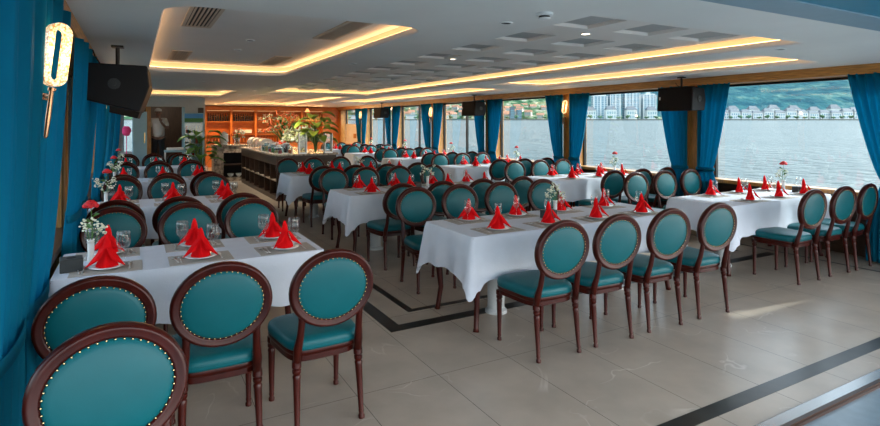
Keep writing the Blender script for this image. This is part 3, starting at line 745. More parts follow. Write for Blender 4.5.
layout('left-wall', LX, -.47, 1.30, [3.26, 6.36, 9.5, 12.66], [5.66, 8.9, 12.05, 15.2], [4.57, 7.7, 10.85, 14.0], .80, 3, 10)
layout('centre', MX, 2.55, 5.30, [3.34, 6.38, 9.66], [5.76, 8.92, 12.15], [4.43, 7.52, 10.70], .88, 3, 20)
layout('window', WX, 6.20, 8.50, [3.48, 6.5, 9.68, 12.86, 16.1, 19.3], [5.88, 9.0, 12.15, 15.35, 18.5, 21.7], [4.43, 7.68, 10.85, 14.05, 17.25, 20.4], .88, 3, 30)
fc_ = CH.place((-.07, 2.30, F0), PI+.10, 'teal oval-back chair in the near left corner beside the curtain, seat towards us', 'teal oval-back dining chairs')
for i, x in enumerate((-.15, .42, .98)):
    CH.place((x, 15.95, F0), 0, 'teal chair before the doorway, %s from the left' % NTH[i], 'teal oval-back dining chairs')
# centrepieces
def cpiece(kind, loc, lb): VS[kind].place(loc, random.uniform(0, 6), lb)
cpiece(0, (-.27, 4.58, ZT), 'bud vase with a red rose and white sprigs on the nearest left-wall table')
cpiece(1, (-.30, 7.7, ZT), 'bud vase with a red rose and white sprigs on the second left-wall table')
cpiece(1, (-.30, 10.85, ZT), 'bud vase with a red rose and white sprigs on the third left-wall table')
cpiece(0, (-.30, 14.0, ZT), 'bud vase with a red rose and white sprigs on the fourth left-wall table')
cpiece(2, (3.93, 4.50, ZT), 'bud vase with white sprigs on the nearest centre table')
cpiece(2, (4.0, 7.55, ZT), 'bud vase with white sprigs on the second centre table')
cpiece(2, (4.05, 10.7, ZT), 'bud vase with white sprigs on the third centre table')
for k, yc in enumerate([4.5, 7.7, 10.87, 14.05, 17.25, 20.4]): cpiece(0, (8.25, yc, ZT), 'bud vase with a red rose by the glass on the %s window table' % ORD[k])
TB.place((3.78, 4.43, ZT), .3, 'charcoal tissue box on the nearest centre table')
TB.place((-.37, 4.40, ZT), .1, 'charcoal tissue box on the nearest left-wall table')
TB.place((3.78, 7.52, ZT), .3, 'charcoal tissue box on the second centre table')
TB.place((8.33, 4.34, ZT), .3, 'charcoal tissue box on the nearest window table')

# ------------------------------------------------------------------ curtains
def curtain(x, yp, yo, sgn, z0, z1, label, wt=.55, tie=.98, name='curtain', depth=.055, tw=.27, xt=0, waves=5):
    # yp: edge held at the pillar, yo direction (+1/-1) in which it spreads
    n = 56; m = 26; P = []
    rnd = random.Random(int(yp*100)+int(x*10)); ph = rnd.uniform(0, 6)
    def wd(z):
        if z > tie: t = (z-tie)/(z1-tie); return tw+(wt-tw)*(t**.75)
        t = (tie-z)/(tie-z0); return tw+.14*wt/.55*math.sin(min(1, t*1.6)*PI/2)
    for j in range(m+1):
        z = z0+(z1-z0)*j/m; W = wd(z); row = []
        squeeze = max(.35, min(1, W/wt))
        for i in range(n+1):
            t = i/n
            y = yp+yo*(W*t)
            d = depth*squeeze*(math.sin(t*PI*2*waves+ph+.5*math.sin(t*7))*.6+.25*math.sin(t*PI*waves*.95+ph*2+z*.6))
            row.append((x+d+xt*max(0, min(1, (z-tie)/(z1-tie)))**.6, y, z))
        P.append(row)
    r = empty(name, (0, 0, 0), 0, label, 'curtain', 'teal curtains')
    dp_ = MB().grid(P).build('drape', M['curtain'], parent=r, smooth=True, solid=.008)
    W = wd(tie); t = MB()
    pts = []
    for i in range(24):
        a = 2*PI*i/24; pts.append((x+(depth*.75+.012)*math.cos(a), yp+yo*(W/2)+(W/2+.02)*math.sin(a), tie))
    vs = [(a, b, c-.03) for a, b, c in pts]+[(a, b, c+.03) for a, b, c in pts]
    t.add(vs, [(i, (i+1) % 24, (i+1) % 24+24, i+24) for i in range(24)]); t.build('tie_band', M['curtain'], parent=dp_, smooth=True, solid=.006)
    return r
for k, y in enumerate(PY):
    nmk = ['nearest', 'second', 'third', 'fourth', 'fifth', 'sixth', 'farthest'][k]
    for sd_, wd_ in ((-1, 'near'), (1, 'far')):
        curtain(8.53, y+sd_*.10, sd_, 1, F0+.03, 2.43, 'teal tied curtain on the %s side of the %s right-hand window post' % (wd_, nmk), wt=.62 if k else .70, waves=6.5, tw=.30)
        if k == 0: curtain(-.455, y+(.06 if sd_ < 0 else .20), sd_, -1, F0+.03, 2.44, 'teal tied curtain on the %s side of the %s left-hand window post' % (wd_, nmk), wt=.85 if sd_ < 0 else 1.0, tie=.86, depth=.05, tw=.6 if sd_ < 0 else .62, xt=.07)
        else: curtain(-.46, y+sd_*.10, sd_, -1, F0+.03, 2.42, 'teal tied curtain on the %s side of the %s left-hand window post' % (wd_, nmk), wt=1.05 if sd_ < 0 else .7, depth=.05, tw=.8 if sd_ < 0 else .4, xt=.09)

# ------------------------------------------------------------------ wall lamps
def make_lamp():
    t = empty('wall_lamp', label='x', cat='lamp')      # faces +X local
    mb = MB(); pts = []; L = .10; R = .038
    for i in range(32):
        a = 2*PI*i/32; y = R*math.cos(a); z = R*math.sin(a)+(L if math.sin(a) >= 0 else -L); pts.append((0, y, z))
    vs = []; fs = []; prof = [(-.013, -.02), (.015, -.02), (.015, .02), (-.013, .02)]
    for (x, y, z) in pts:
        zz = z-(L if z > 0 else -L); l = math.hypot(y, zz) or 1; ny, nz = y/l, zz/l
        for rr, dd in prof: vs.append((dd, y+ny*rr, z+nz*rr))
    n = len(pts)
    for i in range(n):
        for j in range(4): fs.append((i*4+j, i*4+(j+1) % 4, ((i+1) % n)*4+(j+1) % 4, ((i+1) % n)*4+j))
    mb.add(vs, fs); mb.build('crystal_ring', M['crystal'], parent=t)
    MB().lathe([(.004, -.40), (.009, -.39), (.011, -.30), (.009, -.165)], 10).lathe([(.016, -.175), (.016, -.16)], 12).build('rod', M['lampmetal'], parent=t, smooth='auto')
    MB().tube([(-.10, 0, -.20), (0, 0, -.20)], .010, 8).lathe([(.03, -.215), (.03, -.185)], 12, (-.08, 0, 0)).build('bracket', M['lampmetal'], parent=t)
    l = bpy.data.lights.new('lamp_glow', 'POINT'); l.energy = 2; l.color = (1, .65, .3); l.shadow_soft_size = .05
    lo = bpy.data.objects.new('lamp_glow', l); COL.objects.link(lo); lo.parent = t; lo.location = (.06, 0, 0)
    return Proto(t)
LM = make_lamp()
LM.place((-.325, 3.16, 2.08), -.95, 'lit oval crystal wall lamp between the foreground left curtains').rotation_euler.x = -.12
LM.place((-.40, 9.4, 2.09), -.6, 'lit oval crystal wall lamp on the left wall beyond the speakers')
LM.place((-.40, 15.8, 2.09), -.6, 'farthest lit oval crystal wall lamp on the left wall')
LM.place((8.49, 9.4, 2.14), PI+.5, 'nearest lit oval crystal wall lamp on the right-hand window posts')
LM.place((8.49, 15.8, 2.14), PI+.5, 'second lit oval crystal wall lamp on the right-hand window posts')
LM.place((8.49, 22.2, 2.14), PI+.5, 'farthest lit oval crystal wall lamp on the right-hand window posts')

# ------------------------------------------------------------------ speakers
def make_speaker(left=False):
    t = empty('wall_speaker', label='x', cat='speaker')   # grille faces -X, long axis Y
    hy = .34; prof = [(-.20, -.20), (-.17, .20), (.13, .17), (.17, -.03), (.13, -.195)] if not left else [(-.20, -.25), (-.28, -.02), (-.26, .17), (.21, .18), (.25, -.14)]
    n = len(prof); vs = [(x, -hy, z) for x, z in prof]+[(x, hy, z) for x, z in prof]
    MB().add(vs, [tuple(range(n)), tuple(range(2*n-1, n-1, -1))]+[(i+n, (i+1) % n+n, (i+1) % n, i) for i in range(n)]).build('cabinet', M['black'], parent=t, bevel=.012)
    if not left: MB().add([(-.210, -hy+.02, -.18), (-.210, hy-.02, -.18), (-.184, hy-.02, .185), (-.184, -hy+.02, .185), (-.19, -hy+.02, -.18), (-.19, hy-.02, -.18), (-.165, hy-.02, .185), (-.165, -hy+.02, .185)],
             [(3, 2, 1, 0), (4, 5, 6, 7), (0, 1, 5, 4), (2, 3, 7, 6), (1, 2, 6, 5), (3, 0, 4, 7)]).build('grille', M['grille'], parent=t)
    if not left: MB().add([(-.2095, hy-.08, -.01), (-.2095, hy-.05, -.01), (-.205, hy-.05, .04), (-.205, hy-.08, .04)], [(3, 2, 1, 0)]).build('badge', M['white'], parent=t)
    mb = MB()
    for s_ in (-1, 1):
        v0 = len(mb.v); mb.lathe([(.05, 0), (.05, .006), (.042, .008), (.042, .004), (.018, .004), (.018, .014), (.003, .014)], 20)
        mb.v[v0:] = [(x, s_*(hy+z), y) for x, y, z in mb.v[v0:]]
    mb.build('pivot', M['dgrey'], parent=t)
    MB().tube([(.0, 0, .13), (.0, 0, .38)], .018, 8).lathe([(.05, .16), (.05, .19), (.03, .20)], 12).box(-.05, .05, -.05, .05, .36, .38).build('bracket', M['blkmetal'], parent=t)
    MB().tube([(.1, .05, .14), (.16, .2, .25), (.17, .25, .30)], .005, 6).build('cable', M['black'], parent=t)
    return t
SP = Proto(make_speaker())
SP.place((8.12, 6.1, 2.17), 0, 'black speaker hung from the ceiling at the nearest right window post')
SP.place((8.12, 12.6, 2.17), 0, 'black speaker hung from the ceiling at the middle right window posts')
SP.place((8.12, 19.0, 2.17), 0, 'black speaker hung from the ceiling at the far right window posts')
SL = make_speaker(True); SL.location = (-.14, 6.0, 2.11); SL.rotation_euler.z = PI-.06
SL['label'] = 'large black speaker hung from the ceiling at the left, nearest of the left pair'
s2_ = dup(SL, (-.14, 10.6, 2.09), PI-.06, 'black speaker hung behind and just below the large left speaker')
# ------------------------------------------------------------------ ceiling fittings
def vent(x0, x1, y0, y1, z, lb):
    t = empty('air_vent', ((x0+x1)/2, (y0+y1)/2, z), 0, lb, 'vent')
    W, L = x1-x0, y1-y0
    MB().box(-W/2-.03, W/2+.03, -L/2-.03, -L/2, -.012, 0).box(-W/2-.03, W/2+.03, L/2, L/2+.03, -.012, 0).box(-W/2-.03, -W/2, -L/2, L/2, -.012, 0).box(W/2, W/2+.03, -L/2, L/2, -.012, 0).build('frame', M['ivory'], parent=t)
    MB().box(-W/2, W/2, -L/2, L/2, -.003, 0).build('backing', M['vent'], parent=t)
    n = 6
    for i in range(n):
        xx = -W/2+W*(i+.5)/n; MB().box(xx-W/n*.22, xx+W/n*.22, -L/2, L/2, -.011, -.003).build('slat', M['ivory'], parent=t)
vent(.42, .62, 4.72, 5.75, TZ, 'slatted air vent nearest in the left side of the rounded ceiling tray')
vent(.45, .63, 7.8, 8.9, TZ, 'slatted air vent farther in the left side of the rounded ceiling tray')
vent(1.74, 1.92, 4.75, 5.9, TZ, 'slatted air vent nearest in the right side of the rounded ceiling tray')
vent(1.74, 1.92, 7.8, 8.9, TZ, 'slatted air vent farther in the right side of the rounded ceiling tray')
vent(.45, .63, 14.6, 15.4, TZ, 'slatted air vent in the far left ceiling tray')
def mk_down():
    t = empty('downlight', label='x', cat='light')
    MB().lathe([(.055, 0), (.055, -.006), (.042, -.008), (.040, -.001)], 20, cap=False).build('rim', M['white'], parent=t)
    MB().lathe([(.040, -.0015), (.040, -.004)], 16).build('bulb', M['black'], parent=t)
    return Proto(t)
DL = mk_down()
for k, (x, y, z, lb) in enumerate([(1.14, 6.45, TZ, 'unlit downlight nearest in the rounded ceiling tray'), (1.15, 7.35, TZ, 'unlit downlight farther in the rounded ceiling tray'),
    (2.52, 6.87, CZ, 'unlit downlight between the rounded tray and the coffered tray'), (2.56, 3.51, CZ, 'unlit downlight near the smoke detector'),
    (2.52, 12.0, CZ, 'unlit downlight in the middle of the far ceiling strip'), (1.15, 11.27, CZ, 'unlit downlight nearest beyond the rounded tray'), (1.13, 12.9, CZ, 'unlit downlight farthest beyond the rounded tray'), (6.02, 3.31, CZ, 'unlit downlight at the near end between the right trays'), (6.06, 10.1, CZ, 'unlit downlight farther on between the right trays')]):
    DL.place((x, y, z), 0, lb)
ml = mat('lit_bulb', (1, .9, .7), .5, emit=(1, .85, .62), es=4)
for x, y, lb in ((3.98, 4.10, 'lit downlight nearest in the coffered ceiling tray'), (3.90, 6.6, 'lit downlight farther in the coffered ceiling tray')):
    t = empty('downlight', (x, y, TZ-.035), 0, lb, 'light')
    MB().lathe([(.055, 0), (.055, -.006), (.042, -.008), (.040, -.001)], 20, cap=False).build('rim', M['white'], parent=t)
    MB().lathe([(.040, -.0015), (.040, -.004)], 16).build('bulb', ml, parent=t)
t = empty('smoke_detector', (2.58, 3.07, CZ), 0, 'white round smoke detector on the ceiling', 'smoke detector')
MB().lathe([(.062, 0), (.062, -.018), (.052, -.022)], 24).build('base', M['white'], parent=t, smooth='auto')
MB().lathe([(.040, -.022), (.040, -.036)], 20).build('slots', M['vent'], parent=t)
MB().lathe([(.046, -.036), (.044, -.042), (.02, -.050)], 20).build('cap', M['white'], parent=t, smooth='auto')

# ------------------------------------------------------------------ bar end
def stand(t, h):      # stretch a floor-standing unit of height h down to the floor level
    t.location.z = F0; t.scale.z = (h-F0)/h
def zs(z, h): return F0+z*(h-F0)/h
def bottle(m, h=.32):
    r = .038
    t = MB().lathe([(r, 0), (r, h*.6), (r*.85, h*.68), (r*.35, h*.78), (r*.33, h*.97), (r*.4, h)], 10)
    o = t.build('bottle', m, smooth='auto'); tag(o, 'x', 'bottle'); return Proto(o)
BD = bottle(M['bottle']); BA = bottle(M['amber'], .28); BX = bottle(M['label'], .30)
SX = [2.62, 3.66, 4.68, 5.70, 6.74, 7.75]
lev = [.95, 1.35, 1.88, 2.32]
for u in range(5):
    x0, x1 = SX[u], SX[u+1]-.004; nm = NTH[u] if u < 4 else 'rightmost'
    t = empty('bar_shelf', ((x0+x1)/2, 25.2, 0), 0, 'orange-lit wooden bar shelf unit, %s from the left' % nm if u < 4 else 'orange-lit wooden bar shelf unit, rightmost at the window', 'shelf')
    W = (x1-x0)/2; stand(t, 2.5)
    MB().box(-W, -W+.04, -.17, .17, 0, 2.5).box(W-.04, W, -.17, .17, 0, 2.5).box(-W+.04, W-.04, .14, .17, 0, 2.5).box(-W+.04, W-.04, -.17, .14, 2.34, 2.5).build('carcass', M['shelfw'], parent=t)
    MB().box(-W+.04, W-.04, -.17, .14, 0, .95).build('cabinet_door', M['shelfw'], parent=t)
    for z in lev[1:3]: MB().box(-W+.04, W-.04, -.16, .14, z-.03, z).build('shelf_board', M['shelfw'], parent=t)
    MB().box(-W+.06, W-.06, -.15, -.13, 2.32, 2.338).build('light_strip', M['cove'], parent=t)
    if u in (2,):
        for zb in (1.35, 1.88):
            r = empty('wine_rack', ((x0+x1)/2, 25.2, zb), 0, '%s wooden lattice wine rack on the middle bar shelf unit' % ('lower' if zb < 1.5 else 'upper'), 'wine rack')
            mb = MB()
            for q in range(4):
                xx = -.33+q*.22
                for s_ in (-1, 1):
                    mb.obox((xx, 0, .11), .022, .26, .20, ry=s_*.785)
                    if zb > 1.5 and 0 < q < 3: mb.obox((xx, 0, .25), .022, .26, .18, ry=s_*.785)
            mb.build('lattice', M['ivory'], parent=r)
    for li, z in enumerate(lev[:3]):
        if u == 2 and li > 0: continue
        if li == 1 and u in (1,):
            for q in range(4):
                tag(MB().box(-.35, .35, -.12, .1, 0, .035).build('folded_linen', M['white'], loc=((x0+x1)/2, 25.2, z+q*.037), bevel=.008), 'folded white linen stacked on the second bar shelf unit, %s from the bottom' % NTH[q], 'linen')
            continue
        if li == 1: continue
        n = 9 if li == 2 else 7
        for q in range(n):
            xx = x0+.13+(x1-x0-.26)*q/(n-1)
            pr_ = (BX if u in (3, 4) else BD) if li == 2 else BA
            cl = 'dark' if pr_ is BD else 'cream' if pr_ is BX else 'amber'
            pr_.place((xx, 25.15, z+.001), 0, '%s bottle, %s from the left on the %s shelf of the %s unit' % (cl, nth(q+1), 'top' if li == 2 else 'bottom', nth(u+1) if u < 4 else 'rightmost'), cl+' bottles on the bar shelves')
bpy_l = bpy.data.lights.new('bar_glow', 'AREA'); bpy_l.energy = 110; bpy_l.color = (1, .55, .22); bpy_l.shape = 'RECTANGLE'; bpy_l.size = 5; bpy_l.size_y = .2
lo = bpy.data.objects.new('bar_glow', bpy_l); COL.objects.link(lo); lo.location = (5.1, 24.3, 2.5); lo.rotation_euler = (math.radians(-50+90-60), 0, 0)
# pendant
t = empty('pendant_lamp', (6.3, 22.6, 2.55), 0, 'small orange pendant lamp hanging before the bar shelves', 'lamp')
MB().lathe([(.006, -.15), (.006, 0)], 6).build('cord', M['black'], parent=t)
MB().lathe([(.10, -.30), (.09, -.27), (.04, -.17), (.02, -.15)], 16).build('shade', mat('orange_shade', (.8, .3, .1), .5, emit=(1, .35, .1), es=1.2), parent=t, smooth=True)
# stone counter at the end
t = empty('stone_bar_counter', (2.92, 19.0, 0), 0, 'speckled stone bar counter with an open dark shelf niche', 'counter')
stand(t, 1.08)
MB().box(-.75, .75, -.30, .30, 1.04, 1.08).build('countertop', M['granite'], parent=t, bevel=.005)
MB().box(-.72, -.42, -.25, .27, 0, 1.04).box(-.42, .72, -.25, .27, .84, 1.04).box(-.42, .72, -.25, .27, 0, .10).box(-.42, .72, .2, .27, .1, .84).build('body', M['granite'], parent=t)
MB().box(-.42, .72, -.22, .2, .47, .50).build('shelf_board', M['dwood'], parent=t)
MB().box(-.42, .72, .17, .2, .10, .84).build('niche_back', M['black'], parent=t)
for q in range(3): tag(MB().lathe([(.03, 0), (.09, .06), (.10, .12), (.095, .12), (.02, .02)], 14).build('serving_bowl', M['china'], loc=(2.75+q*.26, 19.0, zs(.10, 1.08)+.001), smooth=True), 'white serving bowl in the niche of the stone counter, %s from the left' % NTH[q], 'bowl')
# island buffet
t = empty('buffet_island', (3.70, 15.75, 0), 0, 'long dark wooden buffet island with a stone top and open niches', 'counter')
stand(t, 1.02)
MB().box(-.78, .78, -2.5, 2.5, .98, 1.02).build('countertop', M['granite'], parent=t, bevel=.005)
MB().box(-.32, .74, -2.45, 2.45, .10, .98).box(-.74, -.32, -2.45, 2.45, .78, .98).box(-.74, .74, -2.45, 2.45, 0, .10).build('body', M['dwood'], parent=t)
for q in range(8): MB().box(-.74, -.32, -2.45+q*.695, -2.42+q*.695, .10, .78).build('divider', M['dwood'], parent=t)
MB().box(-.73, -.32, -2.4, 2.4, .42, .44).build('shelf_board', M['granite'], parent=t)
for q in range(7):
    tag(MB().box(-.10, .10, -.16, .16, 0, .20).box(-.08, .08, -.14, .14, .2, .22).build('storage_basket', M['ivory'], loc=(3.18, 13.67+q*.695, zs(.441, 1.02))), 'woven cream basket in the %s niche of the buffet island' % (['nearest', 'second', 'third', 'fourth', 'fifth', 'sixth', 'farthest'][q]), 'basket')
def chafer(x, y, lb):
    t = empty('chafing_dish', (x, y, 1.021), 0, lb, 'chafing dish')
    MB().box(-.18, .18, -.26, .26, .12, .20).build('pan', M['steel'], parent=t, bevel=.01)
    mb = MB(); P = []
    for j in range(9):
        a = PI*j/8; P.append([(-.17*math.cos(a), yy, .20+.12*math.sin(a)) for yy in (-.25, .25)])
    mb.grid(P); mb.add([(-.17*math.cos(PI*j/8), yy, .20+.12*math.sin(PI*j/8)) for yy in (-.25, .25) for j in range(9)], [tuple(range(9)), tuple(range(17, 8, -1))]); mb.build('lid', M['steel'], parent=t)
    for sx in (-1, 1):
        for sy in (-1, 1): MB().box(sx*.15-.01, sx*.15+.01, sy*.22-.01, sy*.22+.01, 0, .12).build('leg', M['steel'], parent=t)
    MB().box(-.02, .02, -.28, -.26, .22, .24).build('handle', M['black'], parent=t)
chafer(3.25, 17.6, 'steel roll-top chafing dish at the far end of the buffet island')
chafer(3.25, 16.8, 'steel roll-top chafing dish second from the far end of the island')
chafer(3.25, 16.0, 'steel roll-top chafing dish halfway along the buffet island')
def jar(x, y, h, r, m, lb, z=1.021):
    t = empty('glass_jar', (x, y, z), 0, lb, 'jar')
    MB().lathe([(r, 0), (r, h), (r*.94, h), (r*.94, .01), (.001, .01)], 14).build('jar', M['pane2'], parent=t, smooth='auto')
    MB().lathe([(r*.9, .012), (r*.9, h*.6)], 12).build('contents', m, parent=t, smooth='auto')
    MB().lathe([(r*1.05, h), (r*1.05, h+.02), (r*.2, h+.03), (r*.2, h+.05)], 12).build('lid', M['steel'], parent=t, smooth='auto')
rr = random.Random(4); cols = [('red', M['rose']), ('orange', M['oflower']), ('cream', M['label']), ('dark', M['bottle']), ('green', M['leaf']), ('white', M['china'])]
for q in range(12):
    qn = nth(q//2+1)+' pair back, '+('left' if q % 2 == 0 else 'right')
    cn, cm = cols[q % 6]; x = 3.08+.24*(q % 2); y = 13.45+.37*(q//2)
    jar(x, y, rr.uniform(.12, .24), rr.uniform(.05, .08), cm, 'lidded glass jar with %s contents on the island, %s' % (cn, qn))
def bouquet(x, y, z, seed, h, spread, mats, lb, n=60, br=.03, leaves=14, vase=.22, name='flower_arrangement'):
    rnd = random.Random(seed); t = empty(name, (x, y, z), 0, lb, 'flowers')
    MB().lathe([(.08, 0), (.10, .03), (.08, vase*.6), (.11, vase), (.10, vase), (.02, .03)], 16).build('vase', M['pane2'], parent=t, smooth=True)
    st = MB(); hd = [MB() for _ in mats]
    for i in range(n):
        a = rnd.uniform(0, 2*PI); rr_ = spread*math.sqrt(rnd.random()); hh = h*rnd.uniform(.55, 1)*(1-.25*(rr_/spread)**2)
        p = (rr_*math.cos(a), rr_*math.sin(a), hh)
        if i % 2 == 0: st.tube([(0, 0, vase*.4), (p[0]*.4, p[1]*.4, hh*.6), p], .004, 4)
        for q in range(4): hd[i % len(mats)].ell((p[0]+rnd.uniform(-br, br), p[1]+rnd.uniform(-br, br), p[2]+rnd.uniform(-br, br)), br*.8, br*.8, br*.65, 7, 4, .15)
    lf = MB()
    for i in range(leaves):
        a = rnd.uniform(0, 2*PI); l = spread*rnd.uniform(.6, 1.1); z0_ = vase; z1_ = h*rnd.uniform(.4, .85); wv = .05
        ca, sa = math.cos(a), math.sin(a)
        lf.grid([[(ca*l*s_-sa*wv*b*math.sin(PI*min(.98, s_+.05)), sa*l*s_+ca*wv*b*math.sin(PI*min(.98, s_+.05)), z0_+(z1_-z0_)*math.sin(s_*1.8)) for b in (-1, 0, 1)] for s_ in [k/6 for k in range(7)]])
    st.build('stems', M['stem'], parent=t); lf.build('leaves', M['leaf'], parent=t)
    for mm, b_ in zip(mats, hd): b_.build('blossoms', mm, parent=t, smooth=True)
bouquet(3.66, 15.4, 1.021, 1, 1.15, .60, [M['pflower'], M['oflower'], M['yflower']], 'tall loose bouquet of peach and orange blossoms on the buffet island', n=120, br=.030, leaves=12)
bouquet(3.85, 14.3, 1.021, 2, .66, .52, [M['wflower'], M['yflower']], 'large low bouquet of white and green blossoms on the buffet island', n=90, br=.045)
bouquet(3.45, 14.6, 1.021, 3, .30, .16, [M['rose'], M['oflower']], 'small red and orange posy beside the large bouquets on the island', n=22, br=.03, leaves=6, vase=.14)
bouquet(2.95, 19.0, 1.081, 4, .55, .24, [M['pflower'], M['wflower']], 'peach orchid spray on the stone bar counter', n=26, br=.03, leaves=5)
jug = empty('water_dispenser', (2.55, 19.0, 1.081), 0, 'white water dispenser on the left of the stone counter', 'dispenser')
MB().lathe([(.10, 0), (.11, .02), (.10, .06), (.13, .10), (.13, .34), (.08, .38), (.03, .42)], 18).build('body', M['white'], parent=jug, smooth='auto')
MB().box(-.015, .015, -.17, -.12, .12, .15).build('tap', M['steel'], parent=jug)
# big leafy plants
def plant(x, y, z, seed, h, spread, n, lb, m, pot=True, lw=.09):
    rnd = random.Random(seed); t = empty('potted_plant', (x, y, z), 0, lb, 'plant'); pz = .0
    if pot:
        MB().lathe([(.14, 0), (.19, .05), (.22, .25), (.20, .38), (.22, .42), (.19, .42), (.17, .36)], 20).build('pot', M['pot'], parent=t, smooth=True)
        MB().lathe([(.18, .36), (.18, .38)], 16).build('soil', M['dwood'], parent=t); pz = .36
    st = MB(); lf = MB()
    for i in range(n):
        a = 2.4*i+rnd.uniform(-.3, .3); L = spread*rnd.uniform(.6, 1.0); hh = pz+(h-pz)*(.35+.65*(i/n))*rnd.uniform(.85, 1.0)
        ca, sa = math.cos(a), math.sin(a); b = Vector((ca*L*.35, sa*L*.35, hh*.92))
        st.tube([(0, 0, pz), (ca*L*.12, sa*L*.12, (pz+hh)*.5), tuple(b)], [.010, .007, .004], 5)
        ll = L*.8; P = []
        for k in range(9):
            s_ = k/8; wv = lw*math.sin(PI*(s_*.93+.05))**.8; zc_ = b.z+ll*(.38*s_-.62*s_*s_)
            cx, cy = b.x+ca*ll*s_, b.y+sa*ll*s_
            P.append([(cx-sa*wv*q, cy+ca*wv*q, zc_+abs(q)*wv*.35) for q in (-1, -.5, 0, .5, 1)])
        lf.grid(P)
    st.build('stems', M['stem'], parent=t); lf.build('leaves', m, parent=t, smooth=True, solid=.002)
    return t
plant(1.68, 16.9, F0, 5, 1.95, .62, 17, 'broad-leaved green plant in a teal pot beside the stone counter', M['leaf'], lw=.14)
plant(3.98, 13.55, 1.021, 6, 1.12, .60, 22, 'tall yellow-green leafy plant on the near end of the buffet island', M['leafy'], pot=False, lw=.135)
# glass display tower near island end
for q, (x, y) in enumerate([(4.25, 13.38), (3.60, 13.36)]):
    t = empty('display_tower', (x+.0, y, 1.021), 0, 'mirrored glass display tower at the near end of the island, %s' % ('right' if q == 0 else 'left'), 'display')
    MB().box(-.10, .10, -.08, .08, 0, .03).build('base', M['steel'], parent=t)
    for sx in (-1, 1): MB().box(sx*.09-.008, sx*.09+.008, -.07, .07, .03, .5).build('post', M['steel'], parent=t)
    MB().box(-.08, .08, -.005, .005, .05, .48).build('panel', M['pane2'], parent=t)
# drinks fridge
t = empty('drinks_fridge', (1.54, 18.02, 0), 0, 'drinks fridge with a landscape picture above its glass door', 'fridge')
stand(t, 2.08)
MB().box(-.27, -.24, -.25, .25, 0, 2.08).box(.24, .27, -.25, .25, 0, 2.08).box(-.24, .24, .20, .25, 0, 2.08).box(-.24, .24, -.25, .20, 0, .12).box(-.24, .24, -.25, .20, 1.80, 2.08).build('cabinet', M['paleblue'], parent=t)
MB().box(-.25, .25, -.262, -.252, 1.82, 1.93).build('landscape_grass', M['grassy'], parent=t)
MB().box(-.25, .25, -.262, -.252, 1.93, 2.06).build('landscape_sky', mat('landscape_sky', (.06, .28, .65), .5), parent=t)
MB().box(-.24, .24, -.25, -.24, .14, 1.79).build('door', M['pane2'], parent=t)
for z in (.45, .85, 1.2, 1.5): MB().box(-.24, .24, -.22, .2, z-.015, z).build('shelf_board', M['white'], parent=t)
for z in (.85, 1.2, 1.5):
    for q in range(5):
        cn, cm = [('red', M['rose']), ('green', M['leafy']), ('teal', M['pot']), ('cream', M['label']), ('white', M['china'])][(q+int(z*10)) % 5]
        tag(MB().lathe([(.035, 0), (.035, .15), (.014, .19), (.014, .22)], 10).build('drink_bottle', cm, loc=(1.54-.18+.09*q, 17.99, zs(z, 2.08)+.001), smooth='auto'), '%s bottle on the %s shelf of the drinks fridge' % (cn, {.85: 'lower', 1.2: 'middle', 1.5: 'upper'}[z]), 'bottle')
# side trolley with folded cloth beside the door
t = empty('service_trolley', (1.02, 17.45, 0), 0, 'blue-grey service trolley standing before the doorway', 'trolley')
stand(t, 1.0)
MB().box(-.28, .28, -.2, .2, .95, 1.0).box(-.28, .28, -.2, .2, .3, .33).build('tray', M['paleblue'], parent=t, bevel=.01)
for sx in (-1, 1):
    for sy in (-1, 1): MB().box(sx*.26-.012, sx*.26+.012, sy*.18-.012, sy*.18+.012, 0, .95).build('leg', M['steel'], parent=t)
tag(MB().box(-.22, .22, -.15, .15, 0, .07).build('folded_cloth', M['white'], loc=(1.02, 17.45, 1.001), bevel=.02), 'folded white cloth on the service trolley', 'cloth')
# pink decoration seen at the left end
tag(MB().ell((0, 0, 0), .12, .06, .14, 10, 6, .1).lathe([(.01, F0-1.55), (.01, 0)], 6).lathe([(.10, F0-1.55), (.10, F0-1.53)], 12).build('paper_lantern', M['pink'], loc=(-.20, 17.85, 1.55)), 'pink lantern on a stand by the left end window', 'lantern')
# ------------------------------------------------------------------ person in the doorway
def skin(name, joints, edges, m, parent, sub=2, root=0):
    me = bpy.data.meshes.new(name); me.from_pydata([j[0] for j in joints], edges, []); me.materials.append(m)
    o = bpy.data.objects.new(name, me); COL.objects.link(o); o.parent = parent
    md = o.modifiers.new('skin', 'SKIN'); md.use_smooth_shade = True
    for i, j in enumerate(joints):
        r = j[1]; me.skin_vertices[0].data[i].radius = r if isinstance(r, tuple) else (r, r)
    me.skin_vertices[0].data[root].use_root = True
    sb = o.modifiers.new('sub', 'SUBSURF'); sb.levels = sub; sb.render_levels = sub
    return o
pr_o = empty('person', (.62, 18.42, .46), 0, 'person in white shirt, dark trousers and white cap standing in the doorway', 'person')
J = [((0, 0, .95), (.11, .08)), ((0, 0, 1.15), (.11, .08)), ((0, 0, 1.35), (.14, .085)), ((0, .0, 1.44), (.10, .075)), ((0, 0, 1.51), .052), ((0, -.012, 1.58), .070), ((0, -.012, 1.66), .082), ((0, -.008, 1.71), .07),
     ((-.19, 0, 1.40), .055), ((-.245, .02, 1.12), .042), ((-.25, -.04, .90), .032), ((-.25, -.05, .85), .034),
     ((.19, 0, 1.40), .055), ((.24, -.06, 1.14), .042), ((.08, -.20, 1.32), .032), ((.055, -.215, 1.37), .034),
     ((-.09, 0, .88), .095), ((-.10, -.01, .48), .062), ((-.105, .02, .09), .042), ((-.11, -.10, .035), .036),
     ((.09, 0, .88), .095), ((.10, -.01, .48), .062), ((.105, .02, .09), .042), ((.12, -.10, .035), .036)]
